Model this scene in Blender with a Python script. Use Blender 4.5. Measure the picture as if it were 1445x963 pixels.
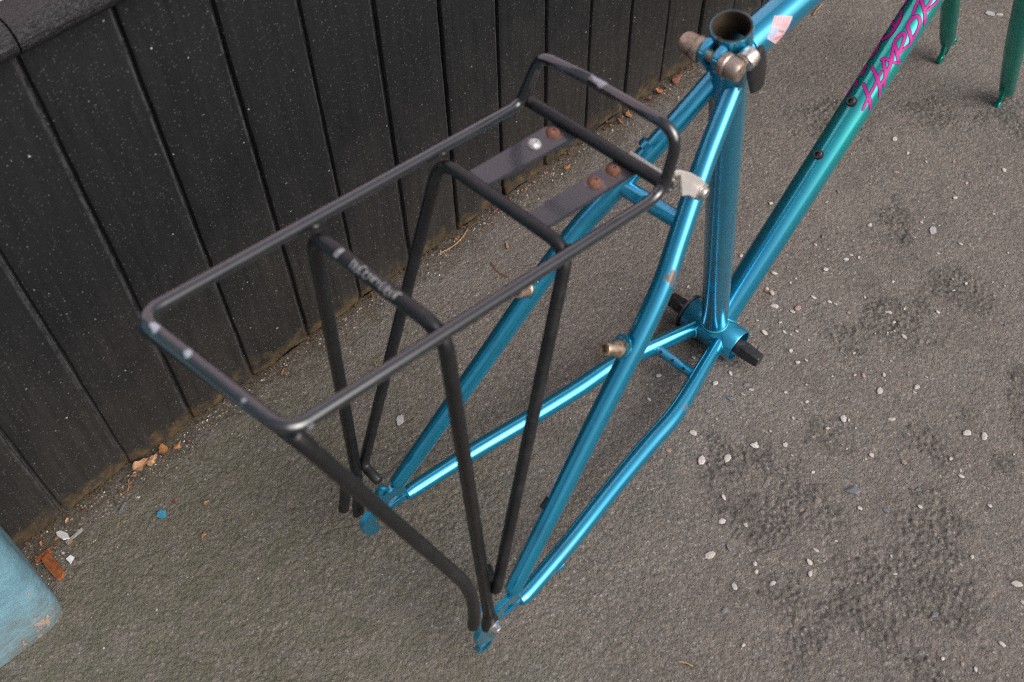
import bpy, bmesh, math, random
import numpy as np
from mathutils import Vector, Matrix, Euler

for o in list(bpy.data.objects):
    bpy.data.objects.remove(o)
S = bpy.context.scene
C = S.collection
R = math.radians
rng = random.Random(7)

# ------------------------------------------------------------------ camera
cam_data = bpy.data.cameras.new('camera')
cam = bpy.data.objects.new('camera', cam_data)
C.objects.link(cam)
cam.matrix_world = Matrix(((0.7042, 0.5696, -0.4238, 0.0),
                           (-0.7097, 0.5503, -0.4399, 0.0),
                           (-0.0174, 0.6105, 0.7918, 0.9073),
                           (0, 0, 0, 1)))
cam_data.sensor_width = 36.0
cam_data.sensor_fit = 'HORIZONTAL'
cam_data.lens = 1424.48 / 1445 * 36.0
cam_data.clip_start = 0.02
cam_data.clip_end = 500
cam_data.dof.use_dof = True
cam_data.dof.focus_distance = 1.08
cam_data.dof.aperture_fstop = 8.0
S.camera = cam

# ------------------------------------------------------------------ world, sun, exposure
SUN_EL, SUN_AZ = R(39), R(-80)          # azimuth: direction towards the sun, from +X to +Y
w = bpy.data.worlds.new('World')
S.world = w
w.use_nodes = True
nt = w.node_tree
bg = nt.nodes['Background']
sky = nt.nodes.new('ShaderNodeTexSky')
sky.sky_type = 'NISHITA'
sky.sun_disc = False
sky.sun_elevation = SUN_EL
sky.sun_rotation = math.pi / 2 - SUN_AZ
sky.air_density = 1.0
sky.dust_density = 8.0
sky.ozone_density = 1.0
hs = nt.nodes.new('ShaderNodeHueSaturation')
hs.inputs['Saturation'].default_value = 0.55
nt.links.new(sky.outputs[0], hs.inputs['Color'])
nt.links.new(hs.outputs[0], bg.inputs['Color'])
bg.inputs['Strength'].default_value = 0.15
sd = bpy.data.lights.new('sun', 'SUN')
sd.energy = 1.5
sd.angle = R(62)
sd.color = (1.0, 0.985, 0.965)
sun = bpy.data.objects.new('sun', sd)
C.objects.link(sun)
sun.rotation_euler = Vector((math.cos(SUN_EL) * math.cos(SUN_AZ), math.cos(SUN_EL) * math.sin(SUN_AZ), math.sin(SUN_EL))).to_track_quat('Z', 'Y').to_euler()
S.view_settings.view_transform = 'Standard'
S.view_settings.look = 'None'
S.view_settings.exposure = 0.05
S.view_settings.gamma = 1.0
S.cycles.use_denoising = False
S.cycles.filter_width = 1.25
S.cycles.sample_clamp_indirect = 4.0
LET={
'H1' : [(0.2972, 1.415), (0.2935, 1.71), (0.2898, 2.044), (0.2855, 2.412), (0.2794, 2.767)] ,
'Hbar' : [(0.2754, 2.283), (0.2814, 2.214), (0.289, 2.135), (0.2953, 2.109), (0.3029, 2.052), (0.3096, 1.983), (0.3151, 1.964)] ,
'H2' : [(0.3146, 1.312), (0.3109, 1.667), (0.3067, 2.024), (0.3034, 2.308), (0.299, 2.588), (0.294, 2.854)] ,
'Abar' : [(0.3241, 1.561), (0.3269, 1.68), (0.3275, 2.016), (0.328, 2.389), (0.3307, 2.827)] ,
'Aleft' : [(0.3254, 1.678), (0.3203, 1.926), (0.3163, 2.206), (0.3107, 2.412), (0.3045, 2.688)] ,
'Aright' : [(0.3051, 2.412), (0.3128, 2.37), (0.3208, 2.259), (0.3285, 2.134), (0.3342, 1.967)] ,
'dark1' : [(0.3136, 0.827), (0.3085, 0.873), (0.3033, 0.882)] ,
'dark2' : [(0.2966, 0.73), (0.2927, 1.044)] ,
'dark3' : [(0.2878, 0.668), (0.2806, 0.738)] ,
'R1' : [(0.3254, 2.106), (0.3348, 1.894), (0.3426, 1.696), (0.3441, 1.686)] ,
'Rstem' : [(0.3432, 1.672), (0.3389, 2.006), (0.3343, 2.318), (0.3312, 2.531)] ,
'Rbowl' : [(0.3432, 1.672), (0.3494, 1.667), (0.355, 1.818), (0.3531, 2.015), (0.345, 2.167), (0.3362, 2.258)] ,
'Rleg' : [(0.3357, 2.285), (0.3434, 2.416), (0.351, 2.645)] ,
'Dstem' : [(0.3621, 1.788), (0.359, 2.061), (0.3542, 2.429), (0.3501, 2.625)] ,
'Dbowl' : [(0.3621, 1.788), (0.3696, 1.793), (0.374, 1.959), (0.3728, 2.226), (0.3654, 2.473), (0.3528, 2.569)] ,
'R2stem' : [(0.3882, 1.667), (0.3835, 2.039), (0.3791, 2.337), (0.3718, 2.712)] ,
'R2left' : [(0.3878, 1.506), (0.3799, 1.586), (0.3738, 1.692)] ,
'R2a' : [(0.3824, 2.171), (0.3916, 2.182), (0.3959, 2.148)] ,
'R2b' : [(0.3828, 2.319), (0.3921, 2.522), (0.3971, 2.578)] ,
'dark4' : [(0.3848, 0.705), (0.3793, 0.65), (0.3754, 0.613)] ,
'dark5' : [(0.3721, 0.886), (0.3653, 1.111), (0.3546, 1.157), (0.3471, 1.092), (0.3416, 0.812)] ,
'dark6' : [(0.3579, 0.966), (0.3611, 0.291)] ,
'dark7' : [(0.3376, 0.667), (0.3293, 0.838), (0.3217, 0.735)] ,
'dark8' : [(0.347, 0.523), (0.343, 0.55), (0.3417, 0.849)] ,
}
CHIPS= [(0.497, 0.285, 8.1), (0.532, 0.28, 8.2), (0.565, 0.224, 8.2), (0.533, 0.236, 9.6), (0.512, 0.253, 10.3), (0.587, 0.202, 5.2), (0.639, 0.131, 5.9), (0.732, 0.074, 8.2), (0.74, 0.059, 8.9), (0.655, 0.103, 7.3), (0.692, 0.07, 5.1), (0.681, 0.052, 5.8), (0.493, 0.21, 5.7), (0.471, 0.195, 7.8), (0.484, 0.176, 5.6), (0.578, 0.105, 5.7), (0.621, 0.063, 5.0), (0.67, 0.014, 4.2), (0.452, 0.172, 6.2), (0.433, 0.181, 9.6), (0.456, 0.144, 5.5), (0.45, 0.138, 4.8), (0.452, 0.12, 6.8), (0.509, 0.11, 5.5), (0.494, 0.107, 6.2), (0.484, 0.1, 5.4), (0.423, 0.144, 6.7), (0.398, 0.136, 6.0), (0.383, 0.103, 3.9), (0.608, -0.001, 4.8), (0.542, 0.042, 4.7), (0.555, 0.055, 3.4), (0.612, -0.045, 8.1), (0.599, -0.059, 6.0), (0.499, -0.033, 3.9), (0.511, -0.059, 4.5), (0.507, -0.048, 5.1), (0.549, -0.065, 6.5), (0.771, 0.397, 6.0), (0.775, 0.351, 6.7), (0.748, 0.335, 7.5), (0.749, 0.343, 5.8), (0.734, 0.321, 8.2), (0.776, 0.329, 4.2), (0.776, 0.296, 7.4), (0.749, 0.3, 8.2), (0.741, 0.302, 5.7), (0.853, 0.303, 6.0), (0.822, 0.311, 6.8), (0.863, 0.302, 5.1), (0.923, 0.314, 7.0), (0.694, 0.307, 7.3), (0.71, 0.291, 5.6), (0.718, 0.302, 4.1), (0.728, 0.282, 3.2), (0.693, 0.27, 5.6), (0.685, 0.255, 5.5), (0.783, 0.279, 4.9), (0.785, 0.272, 4.9), (0.818, 0.221, 5.7), (0.798, 0.19, 7.2), (0.621, 0.299, 6.3), (0.599, 0.303, 7.8), (0.621, 0.277, 7.0), (0.619, 0.27, 6.2), (0.533, 0.28, 6.7), (0.648, 0.217, 4.6), (0.715, 0.169, 7.7), (0.692, 0.14, 6.8), (0.657, 0.177, 9.1), (0.747, 0.143, 6.9), (0.714, 0.2, 3.9), (0.72, 0.193, 6.2), (0.736, 0.177, 4.7), (0.61, 0.342, 4.7), (0.564, 0.354, 6.3), (0.532, 0.341, 4.6), (0.565, 0.225, 8.2), (0.588, 0.202, 5.2), (0.719, 0.264, 3.2), (1.08, 0.377, 8.5), (1.026, 0.341, 6.4), (1.068, 0.35, 4.7), (1.07, 0.266, 4.5), (1.036, 0.263, 5.4), (0.921, 0.314, 6.1), (0.97, 0.217, 5.2), (1.125, 0.244, 7.3), (1.093, 0.48, 2.9), (1.163, 0.541, 4.1), (0.945, 0.375, 5.4), (0.869, 0.424, 5.4), (1.428, 0.414, 9.5), (0.029, 0.673, 2.9), (0.077, 0.637, 3.6), (-0.009, 0.637, 3.5), (0.023, 0.52, 2.7), (-0.032, 0.523, 2.6), (0.11, 0.477, 2.1), (0.156, 0.489, 2.1), (0.245, 0.552, 3.0), (0.326, 0.515, 6.8)]

# ------------------------------------------------------------------ material helpers
def srgb(r, g, b):
    f = lambda c: ((c / 255 + 0.055) / 1.055) ** 2.4 if c > 10 else c / 255 / 12.92
    return (f(r), f(g), f(b), 1.0)


class Mat:
    def __init__(self, name):
        self.m = bpy.data.materials.new(name)
        self.m.use_nodes = True
        self.t = self.m.node_tree
        self.b = self.t.nodes['Principled BSDF']
        self.co = self.t.nodes.new('ShaderNodeTexCoord')

    def n(self, kind, **kw):
        nd = self.t.nodes.new(kind)
        for k, v in kw.items():
            setattr(nd, k, v)
        return nd

    def link(self, a, b):
        self.t.links.new(a, b)

    def noise(self, scale, detail=3.0, rough=0.55, coord=None, dist=0.0):
        nd = self.n('ShaderNodeTexNoise')
        nd.inputs['Scale'].default_value = scale
        nd.inputs['Detail'].default_value = detail
        nd.inputs['Roughness'].default_value = rough
        nd.inputs['Distortion'].default_value = dist
        self.link(coord or self.co.outputs['Object'], nd.inputs['Vector'])
        return nd.outputs[0]

    def ramp(self, fac, lo, hi, a=0.0, b=1.0):
        nd = self.n('ShaderNodeMapRange')
        nd.inputs['From Min'].default_value = lo
        nd.inputs['From Max'].default_value = hi
        nd.inputs['To Min'].default_value = a
        nd.inputs['To Max'].default_value = b
        self.link(fac, nd.inputs['Value'])
        return nd.outputs[0]

    def math(self, op, a, b=None):
        nd = self.n('ShaderNodeMath', operation=op)
        for i, v in enumerate((a, b)):
            if v is None:
                continue
            if isinstance(v, (int, float)):
                nd.inputs[i].default_value = v
            else:
                self.link(v, nd.inputs[i])
        return nd.outputs[0]

    def mix(self, fac, a, b):
        nd = self.n('ShaderNodeMix', data_type='RGBA')
        for sock, v in ((nd.inputs[0], fac), (nd.inputs[6], a), (nd.inputs[7], b)):
            if isinstance(v, (int, float)):
                sock.default_value = v
            elif isinstance(v, tuple):
                sock.default_value = v
            else:
                self.link(v, sock)
        return nd.outputs[2]

    def xyz(self, coord='Object'):
        nd = self.n('ShaderNodeSeparateXYZ')
        self.link(self.co.outputs[coord], nd.inputs[0])
        return nd.outputs

    def bump(self, height, dist, strength=1.0):
        nd = self.n('ShaderNodeBump')
        nd.inputs['Distance'].default_value = dist
        nd.inputs['Strength'].default_value = strength
        self.link(height, nd.inputs['Height'])
        self.link(nd.outputs[0], self.b.inputs['Normal'])

    def set(self, color=None, rough=None, metal=None, coat=None, spec=None):
        for key, v in (('Base Color', color), ('Roughness', rough), ('Metallic', metal), ('Coat Weight', coat), ('Specular IOR Level', spec)):
            if v is None:
                continue
            if isinstance(v, (int, float, tuple)):
                self.b.inputs[key].default_value = v
            else:
                self.link(v, self.b.inputs[key])
        return self.m


def spots(M, pts):
    """soft-edged blotches round given points, 0..1"""
    tot = None
    wob = M.ramp(M.noise(220, 3), 0.3, 0.7, -0.0022, 0.0022)
    for (p, rad) in pts:
        d = M.n('ShaderNodeVectorMath', operation='DISTANCE')
        M.link(M.co.outputs['Object'], d.inputs[0])
        d.inputs[1].default_value = p
        f = M.ramp(M.math('ADD', d.outputs['Value'], wob), rad, rad * 0.8)
        tot = f if tot is None else M.math('MAXIMUM', tot, f)
    return tot


def frame_paint(name, rust=()):
    M = Mat(name)
    x = M.xyz()[0]
    fade = M.ramp(x, 0.055, 0.19)
    col = M.mix(fade, (0.002, 0.300, 0.51, 1), (0.0, 0.47, 0.42, 1))
    flake = M.noise(900, 2, 0.7)
    col = M.mix(M.ramp(flake, 0.35, 0.75, 0.0, 0.09), col, M.mix(0.5, col, (0.12, 0.5, 0.62, 1)))
    grime = M.ramp(M.noise(26, 5, 0.65), 0.52, 0.75, 0.0, 0.45)
    col = M.mix(grime, col, (0.015, 0.07, 0.09, 1))
    chip = M.ramp(M.noise(95, 4, 0.6), 0.735, 0.755)
    scr = M.ramp(M.noise(420, 2, 0.6), 0.735, 0.755)
    chip = M.math('MAXIMUM', chip, scr)
    if rust:
        chip = M.math('MAXIMUM', chip, spots(M, rust))
    rustc = M.mix(M.noise(300, 3), (0.06, 0.032, 0.024, 1), (0.135, 0.10, 0.085, 1))
    col = M.mix(chip, col, rustc)
    M.set(col, M.math('ADD', M.ramp(grime, 0, 0.45, 0.25, 0.42), M.math('MULTIPLY', chip, 0.4)), M.math('MULTIPLY', M.math('SUBTRACT', 1.0, chip), 0.78), 0.8)
    M.b.inputs['Coat Roughness'].default_value = 0.11
    M.b.inputs['Coat IOR'].default_value = 1.8
    M.bump(M.math('MULTIPLY', chip, -0.6), 0.0003, 0.4)
    return M.m


def fork_paint():
    M = Mat('fork_paint')
    n1 = M.noise(40, 4)
    col = M.mix(M.ramp(n1, 0.4, 0.7, 0, 0.5), (0.0, 0.38, 0.31, 1), (0.0, 0.23, 0.20, 1))
    chip = M.ramp(M.noise(120, 3, 0.6), 0.72, 0.74)
    col = M.mix(chip, col, (0.13, 0.10, 0.08, 1))
    M.set(col, M.ramp(n1, 0.3, 0.7, 0.24, 0.36), 0.9, 0.12)
    return M.m


def black_paint(name, wear=0.5, base=(0.011, 0.011, 0.013, 1), rough=(0.30, 0.5), marks=(), coat=0.35, bleed=()):
    M = Mat(name)
    n1 = M.noise(45, 5, 0.65)
    n2 = M.noise(420, 3, 0.6)
    dust = M.ramp(M.math('ADD', M.math('MULTIPLY', n1, 0.7), M.math('MULTIPLY', n2, 0.3)), 0.50, 0.72, 0.0, wear)
    col = M.mix(dust, base, (0.050, 0.048, 0.050, 1))
    sc = M.ramp(M.noise(150, 4, 0.7), 0.735, 0.75)
    col = M.mix(sc, col, (0.27, 0.265, 0.27, 1))
    if bleed:
        col = M.mix(M.math('MULTIPLY', spots(M, bleed), M.ramp(n2, 0.35, 0.6, 0.25, 0.8)), col, (0.14, 0.062, 0.036, 1))
    if marks:
        col = M.mix(spots(M, marks), col, (0.30, 0.31, 0.34, 1))
    M.set(col, M.ramp(n1, 0.3, 0.7, rough[0], rough[1]), 0.0, coat, 0.40)
    M.b.inputs['Coat Roughness'].default_value = 0.13
    M.b.inputs['Coat IOR'].default_value = 1.75
    M.b.inputs['Coat Tint'].default_value = (0.86, 0.92, 1.0, 1)
    M.bump(M.math('ADD', n2, M.math('MULTIPLY', n1, 1.0)), 0.0003, 0.35)
    return M.m


def metal(name, col, dirt, rough=0.3, amt=0.5, scale=160):
    M = Mat(name)
    n1 = M.noise(scale, 4, 0.65)
    f = M.ramp(n1, 0.45, 0.68, 0.0, amt)
    M.set(M.mix(f, col, dirt), M.ramp(f, 0, 1, rough, 0.75), M.ramp(f, 0, 1, 1.0, 0.25))
    M.bump(n1, 0.0003, 0.4)
    return M.m


def plain(name, col, rough=0.6, var=0.35, scale=140, metalv=0.0):
    M = Mat(name)
    dk = (col[0] * (1 - var), col[1] * (1 - var), col[2] * (1 - var), 1)
    n1 = M.noise(scale, 4, 0.6)
    M.set(M.mix(M.ramp(n1, 0.35, 0.68), dk, (col[0], col[1], col[2], 1)), rough, metalv)
    M.bump(n1, 0.0005, 0.4)
    return M.m


def asphalt():
    M = Mat('asphalt')
    xyz = M.xyz()
    at = lambda n: M.n('ShaderNodeAttribute', attribute_name=n).outputs['Fac']
    grain, grit, hollow = at('grain'), at('grit'), at('hollow')
    big = M.noise(3.2, 5, 0.6)
    mid = M.noise(38, 4, 0.65)
    fine = M.noise(700, 3, 0.7)
    tar = M.mix(M.ramp(mid, 0.35, 0.7), (0.170, 0.143, 0.127, 1), (0.225, 0.191, 0.171, 1))
    worn = M.mix(M.ramp(big, 0.4, 0.65), tar, (0.232, 0.198, 0.180, 1))

    wn = M.n('ShaderNodeTexNoise')
    wn.inputs['Scale'].default_value = 260
    wn.inputs['Detail'].default_value = 2
    M.link(M.co.outputs['Object'], wn.inputs['Vector'])
    wv = M.n('ShaderNodeVectorMath', operation='MULTIPLY_ADD')
    M.link(wn.outputs['Color'], wv.inputs[0])
    wv.inputs[1].default_value = (0.0034, 0.0034, 0.0)
    M.link(M.co.outputs['Object'], wv.inputs[2])
    warp = wv.outputs[0]

    def vor(scale):
        nd = M.n('ShaderNodeTexVoronoi', voronoi_dimensions='2D')
        nd.inputs['Scale'].default_value = scale
        nd.inputs['Randomness'].default_value = 1.0
        M.link(warp, nd.inputs['Vector'])
        sp_ = M.n('ShaderNodeSeparateColor')
        M.link(nd.outputs['Color'], sp_.inputs[0])
        return nd.outputs['Distance'], sp_.outputs
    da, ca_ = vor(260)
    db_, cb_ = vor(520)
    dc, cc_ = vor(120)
    # crumbs of the mix, each with its own tone and a hint of hue
    gr = M.n('ShaderNodeValToRGB')
    e = gr.color_ramp.elements
    e[0].position, e[0].color = 0.0, (0.060, 0.052, 0.047, 1)
    e[1].position, e[1].color = 1.0, (0.44, 0.40, 0.37, 1)
    for p, c in ((0.22, (0.120, 0.103, 0.090, 1)), (0.5, (0.200, 0.170, 0.151, 1)), (0.78, (0.265, 0.232, 0.212, 1)), (0.92, (0.33, 0.27, 0.225, 1))):
        q = e.new(p)
        q.color = c
    M.link(M.math('ADD', M.math('MULTIPLY', ca_[0], 0.6), M.math('MULTIPLY', cb_[0], 0.4)), gr.inputs[0])
    col = M.mix(M.math('ADD', 0.60, M.math('MULTIPLY', grit, 0.35)), worn, gr.outputs[0])
    gap_shade = M.math('MULTIPLY', M.ramp(da, 0.40, 0.58), M.math('ADD', 0.22, M.math('MULTIPLY', grit, 0.62)))  # dark binder between grains, painted to stand in for the grains' small shadows
    gap_shade2 = M.math('MULTIPLY', M.ramp(dc, 0.42, 0.60), M.math('MULTIPLY', grit, 0.18))
    col = M.mix(M.math('MAXIMUM', gap_shade, gap_shade2), col, (0.040, 0.035, 0.032, 1))  # shade of the crevices mixed into the ground colour
    hue = M.mix(ca_[1], (0.20, 0.150, 0.105, 1), (0.160, 0.165, 0.175, 1))
    col = M.mix(0.22, col, hue)
    # pits and pinholes between the crumbs
    pits = M.math('MULTIPLY', M.ramp(db_, 0.20, 0.10), M.ramp(cb_[1], 0.72, 0.80))
    pits = M.math('MAXIMUM', pits, M.math('MULTIPLY', M.ramp(da, 0.24, 0.14), M.ramp(ca_[2], 0.84, 0.9)))
    col = M.mix(M.math('MULTIPLY', pits, 0.8), col, (0.040, 0.035, 0.032, 1))
    # pale single grains
    pale = M.math('MULTIPLY', M.ramp(da, 0.30, 0.22), M.ramp(ca_[1], 0.90, 0.92))
    pale = M.math('MAXIMUM', pale, M.math('MULTIPLY', M.ramp(db_, 0.34, 0.24), M.ramp(cb_[2], 0.93, 0.95)))
    col = M.mix(M.math('MULTIPLY', pale, 0.75), col, (0.46, 0.42, 0.39, 1))
    # larger aggregate showing here and there
    agg = M.math('MULTIPLY', M.ramp(dc, 0.38, 0.32), M.ramp(cc_[0], 0.70, 0.74))
    col = M.mix(M.math('MULTIPLY', agg, 0.62), col, M.mix(cc_[1], (0.095, 0.093, 0.098, 1), (0.30, 0.245, 0.21, 1)))
    col = M.mix(M.ramp(fine, 0.3, 0.75, 0.0, 0.25), col, M.mix(0.5, col, (0.36, 0.32, 0.29, 1)))
    col = M.mix(M.math('MULTIPLY', grit, M.ramp(ca_[2], 0.2, 0.8, 0.15, 0.42)), col, (0.066, 0.058, 0.054, 1))
    blot = M.ramp(M.noise(17, 5, 0.7), 0.52, 0.70, 0.0, 0.42)
    col = M.mix(blot, col, (0.075, 0.064, 0.057, 1))
    lite = M.ramp(M.noise(9, 4, 0.6), 0.55, 0.72, 0.0, 0.3)
    col = M.mix(lite, col, (0.26, 0.225, 0.205, 1))
    col = M.mix(0.30, col, (0.062, 0.062, 0.060, 1))
    # damp greenish growth towards the corner by the blue pillar
    near = M.math('SUBTRACT', 1.0, M.ramp(M.math('ADD', M.math('SUBTRACT', xyz[0], M.math('MULTIPLY', xyz[1], 0.15)), M.ramp(big, 0.2, 0.8, -0.16, 0.16)), 0.05, 0.42))
    alg = M.math('MULTIPLY', near, M.ramp(mid, 0.35, 0.62, 0.25, 0.95))
    col = M.mix(M.math('MULTIPLY', alg, 0.62), col, (0.084, 0.086, 0.050, 1))
    # dirty earth strip along the wall
    wy = M.math('ADD', xyz[1], M.ramp(mid, 0.3, 0.7, -0.02, 0.02))
    earth = M.ramp(wy, 0.630, 0.668)
    col = M.mix(M.math('MULTIPLY', earth, 0.8), col, M.mix(M.ramp(fine, 0.35, 0.65), (0.030, 0.025, 0.021, 1), (0.13, 0.105, 0.082, 1)))
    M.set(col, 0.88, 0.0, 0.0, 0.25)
    M.bump(M.math('SUBTRACT', M.math('MULTIPLY', fine, 0.6), M.math('ADD', M.math('ADD', M.math('MULTIPLY', da, 0.7), M.math('MULTIPLY', db_, 0.5)), M.math('MULTIPLY', pits, 0.8))), 0.0014, 0.8)
    return M.m


def plank_mat():
    M = Mat('black_boarding')
    xyz = M.xyz()
    info = M.n('ShaderNodeObjectInfo')
    st = M.n('ShaderNodeMapping')
    st.inputs['Scale'].default_value = (1, 1, 0.07)
    M.link(M.co.outputs['Object'], st.inputs['Vector'])
    streak = M.noise(130, 5, 0.7, st.outputs[0])
    mid = M.noise(14, 5, 0.65)
    base = M.mix(M.ramp(streak, 0.35, 0.7), (0.0060, 0.0067, 0.0084, 1), (0.0092, 0.0098, 0.0114, 1))
    base = M.mix(M.math('MULTIPLY', info.outputs['Random'], 0.4), base, (0.0095, 0.0098, 0.0108, 1))
    # weathering: more towards the foot and along to the right
    low = M.ramp(M.math('ADD', xyz[2], M.ramp(mid, 0.3, 0.7, -0.07, 0.07)), 0.26, 0.0)
    right = M.ramp(M.math('ADD', xyz[0], M.ramp(mid, 0.3, 0.7, -0.10, 0.10)), 0.28, 0.95)
    wth = M.math('MINIMUM', M.math('ADD', M.math('MULTIPLY', low, 0.55), M.math('MULTIPLY', right, 0.75)), 1.0)
    col = M.mix(M.math('MULTIPLY', wth, M.ramp(streak, 0.25, 0.78, 0.35, 0.8)), base, (0.062, 0.054, 0.048, 1))
    def specks(scale, rad, keep):
        nd = M.n('ShaderNodeTexVoronoi')
        nd.inputs['Scale'].default_value = scale
        M.link(M.co.outputs['Object'], nd.inputs['Vector'])
        sp_ = M.n('ShaderNodeSeparateColor')
        M.link(nd.outputs['Color'], sp_.inputs[0])
        f = M.math('MULTIPLY', M.ramp(nd.outputs['Distance'], rad, rad * 0.6), M.ramp(sp_.outputs[0], keep, 1.0))
        return f
    amount = M.math('ADD', 0.40, M.math('MULTIPLY', wth, 0.6))
    col = M.mix(M.math('MULTIPLY', specks(420, 0.32, 0.55), M.math('MULTIPLY', amount, 0.75)), col, (0.20, 0.185, 0.165, 1))
    col = M.mix(M.math('MULTIPLY', specks(240, 0.22, 0.75), M.math('MULTIPLY', amount, M.ramp(mid, 0.4, 0.6, 0.25, 1.0))), col, (0.34, 0.32, 0.29, 1))
    col = M.mix(M.math('MULTIPLY', specks(75, 0.085, 0.74), 0.9), col, (0.46, 0.46, 0.47, 1))
    # scuffs in short dashes, and paint rubbed from the right-hand edge of each board
    sc_ = M.n('ShaderNodeMapping')
    sc_.inputs['Scale'].default_value = (0.45, 1, 1)
    sc_.inputs['Rotation'].default_value = (0, R(35), 0)
    M.link(M.co.outputs['Object'], sc_.inputs['Vector'])
    dash_ = M.ramp(M.noise(150, 3, 0.7, sc_.outputs[0]), 0.725, 0.745)
    col = M.mix(M.math('MULTIPLY', dash_, 0.6), col, (0.16, 0.165, 0.18, 1))
    ph = M.math('FRACT', M.math('DIVIDE', M.math('ADD', xyz[0], 1.0 - 0.0143 + 7.82), 0.0782))
    edge = M.math('MULTIPLY', M.ramp(ph, 0.925, 0.962), M.ramp(M.noise(70, 4, 0.7), 0.36, 0.56))
    col = M.mix(M.math('MULTIPLY', edge, 0.7), col, (0.060, 0.060, 0.066, 1))
    foot = M.ramp(M.math('ADD', xyz[2], M.ramp(M.noise(50, 4), 0.3, 0.7, -0.016, 0.016)), 0.026, 0.004)
    col = M.mix(M.math('MULTIPLY', foot, 0.75), col, M.mix(M.ramp(M.noise(90, 3), 0.4, 0.62), (0.050, 0.041, 0.032, 1), (0.13, 0.085, 0.035, 1)))
    M.set(col, M.ramp(streak, 0.3, 0.7, 0.5, 0.7), 0.0, 0.0, 0.3)
    M.bump(M.math('ADD', M.math('MULTIPLY', streak, 0.3), M.noise(340, 3, 0.6)), 0.0007, 0.5)
    return M.m


def moulding_mat():
    M = Mat('old_black_gloss')
    st = M.n('ShaderNodeMapping')
    st.inputs['Scale'].default_value = (0.12, 1, 1)
    M.link(M.co.outputs['Object'], st.inputs['Vector'])
    streak = M.noise(170, 5, 0.75, st.outputs[0])
    wear = M.ramp(streak, 0.60, 0.68)
    col = M.mix(M.math('MULTIPLY', wear, 0.5), (0.009, 0.009, 0.011, 1), (0.10, 0.10, 0.115, 1))
    M.set(col, M.ramp(streak, 0.35, 0.65, 0.20, 0.50), 0.0, 0.0, 0.34)
    M.bump(streak, 0.004, 0.9)
    return M.m


def blue_pillar_mat():
    M = Mat('flaking_blue_paint')
    xyz = M.xyz()
    st = M.n('ShaderNodeMapping')
    st.inputs['Scale'].default_value = (0.35, 1, 1)
    st.inputs['Rotation'].default_value = (0, R(25), 0)
    M.link(M.co.outputs['Object'], st.inputs['Vector'])
    br = M.noise(150, 5, 0.7, st.outputs[0])
    mid = M.noise(30, 5, 0.65)
    col = M.mix(M.ramp(mid, 0.32, 0.68), (0.095, 0.205, 0.275, 1), (0.155, 0.30, 0.375, 1))
    col = M.mix(M.ramp(br, 0.5, 0.72, 0, 0.55), col, (0.05, 0.13, 0.17, 1))
    low = M.ramp(M.math('ADD', xyz[2], M.ramp(mid, 0.3, 0.7, -0.03, 0.03)), 0.085, 0.0)
    dirt = M.math('MULTIPLY', low, M.ramp(br, 0.35, 0.6))
    col = M.mix(dirt, col, (0.14, 0.125, 0.105, 1))
    chip = M.ramp(M.math('ADD', M.noise(48, 5, 0.7), M.math('MULTIPLY', low, 0.10)), 0.65, 0.67)
    col = M.mix(chip, col, (0.33, 0.25, 0.20, 1))
    M.set(col, M.ramp(br, 0.3, 0.7, 0.5, 0.75), 0.0)
    M.bump(M.math('ADD', br, M.math('MULTIPLY', chip, -1.0)), 0.0018, 0.7)
    return M.m


MT = {}
MT['paint'] = frame_paint('blue_metal_paint')
MT['paint_ss'] = frame_paint('blue_metal_paint_rubbed', [((-0.2090, -0.0465, 0.293), 0.0050), ((-0.212, -0.0475, 0.289), 0.0045)])
MT['paint_cs'] = frame_paint('blue_metal_paint_dented', [((-0.116, -0.0455, 0.012), 0.0050), ((-0.352, -0.078, 0.019), 0.005)])
MT['fork'] = fork_paint()
MT['rack'] = black_paint('worn_black_enamel', 0.30, (0.0085, 0.0085, 0.0100, 1), (0.32, 0.5), coat=0.12)
MT['rod'] = black_paint('black_enamel_rod', 0.30, coat=1.0, rough=(0.19, 0.28), marks=[((-0.5660, 0.0515, 0.4625), 0.0022), ((-0.5660, 0.0420, 0.4622), 0.0032), ((-0.5640, 0.0175, 0.4612), 0.0034), ((-0.5630, -0.0260, 0.4598), 0.0045), ((-0.546, -0.0550, 0.4470), 0.0045), ((-0.238, 0.022, 0.4532), 0.0045), ((-0.238, 0.030, 0.453), 0.0025)])
MT['plate'] = black_paint('scuffed_black_strip', 0.45, (0.021, 0.023, 0.029, 1), (0.28, 0.42), coat=0.35, bleed=[((-0.2474, 0.0524, 0.3935), 0.0078), ((-0.2692, 0.0503, 0.3975), 0.0062), ((-0.2437, -0.0014, 0.3920), 0.0085), ((-0.2656, -0.0032, 0.3960), 0.0078), ((-0.232, 0.048, 0.391), 0.004)])
MT['steel'] = metal('dull_steel', (0.62, 0.60, 0.58, 1), (0.24, 0.17, 0.12, 1), 0.26, 0.7)
MT['bright'] = plain('bright_bracket', (0.60, 0.565, 0.56), 0.38, 0.12, 40, 0.35)
MT['rusty'] = metal('rusted_nut', (0.42, 0.35, 0.30, 1), (0.11, 0.052, 0.032, 1), 0.46, 1.0, 100)
MT['rust'] = plain('red_rust', (0.20, 0.085, 0.056), 0.85, 0.5, 420)
MT['zinc'] = plain('pale_zinc', (0.52, 0.52, 0.54), 0.5, 0.3, 300, 0.5)
MT['brass'] = metal('tarnished_boss', (0.46, 0.36, 0.27, 1), (0.17, 0.10, 0.06, 1), 0.40, 1.0, 200)
MT['spindle'] = black_paint('oily_spindle', 0.5, (0.014, 0.013, 0.014, 1), (0.3, 0.5))
MT['dark'] = plain('dark_hole', (0.02, 0.017, 0.015), 0.9)
MT['bore'] = plain('rusty_bore', (0.085, 0.06, 0.04), 0.6, 0.6, 60, 0.5)
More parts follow.
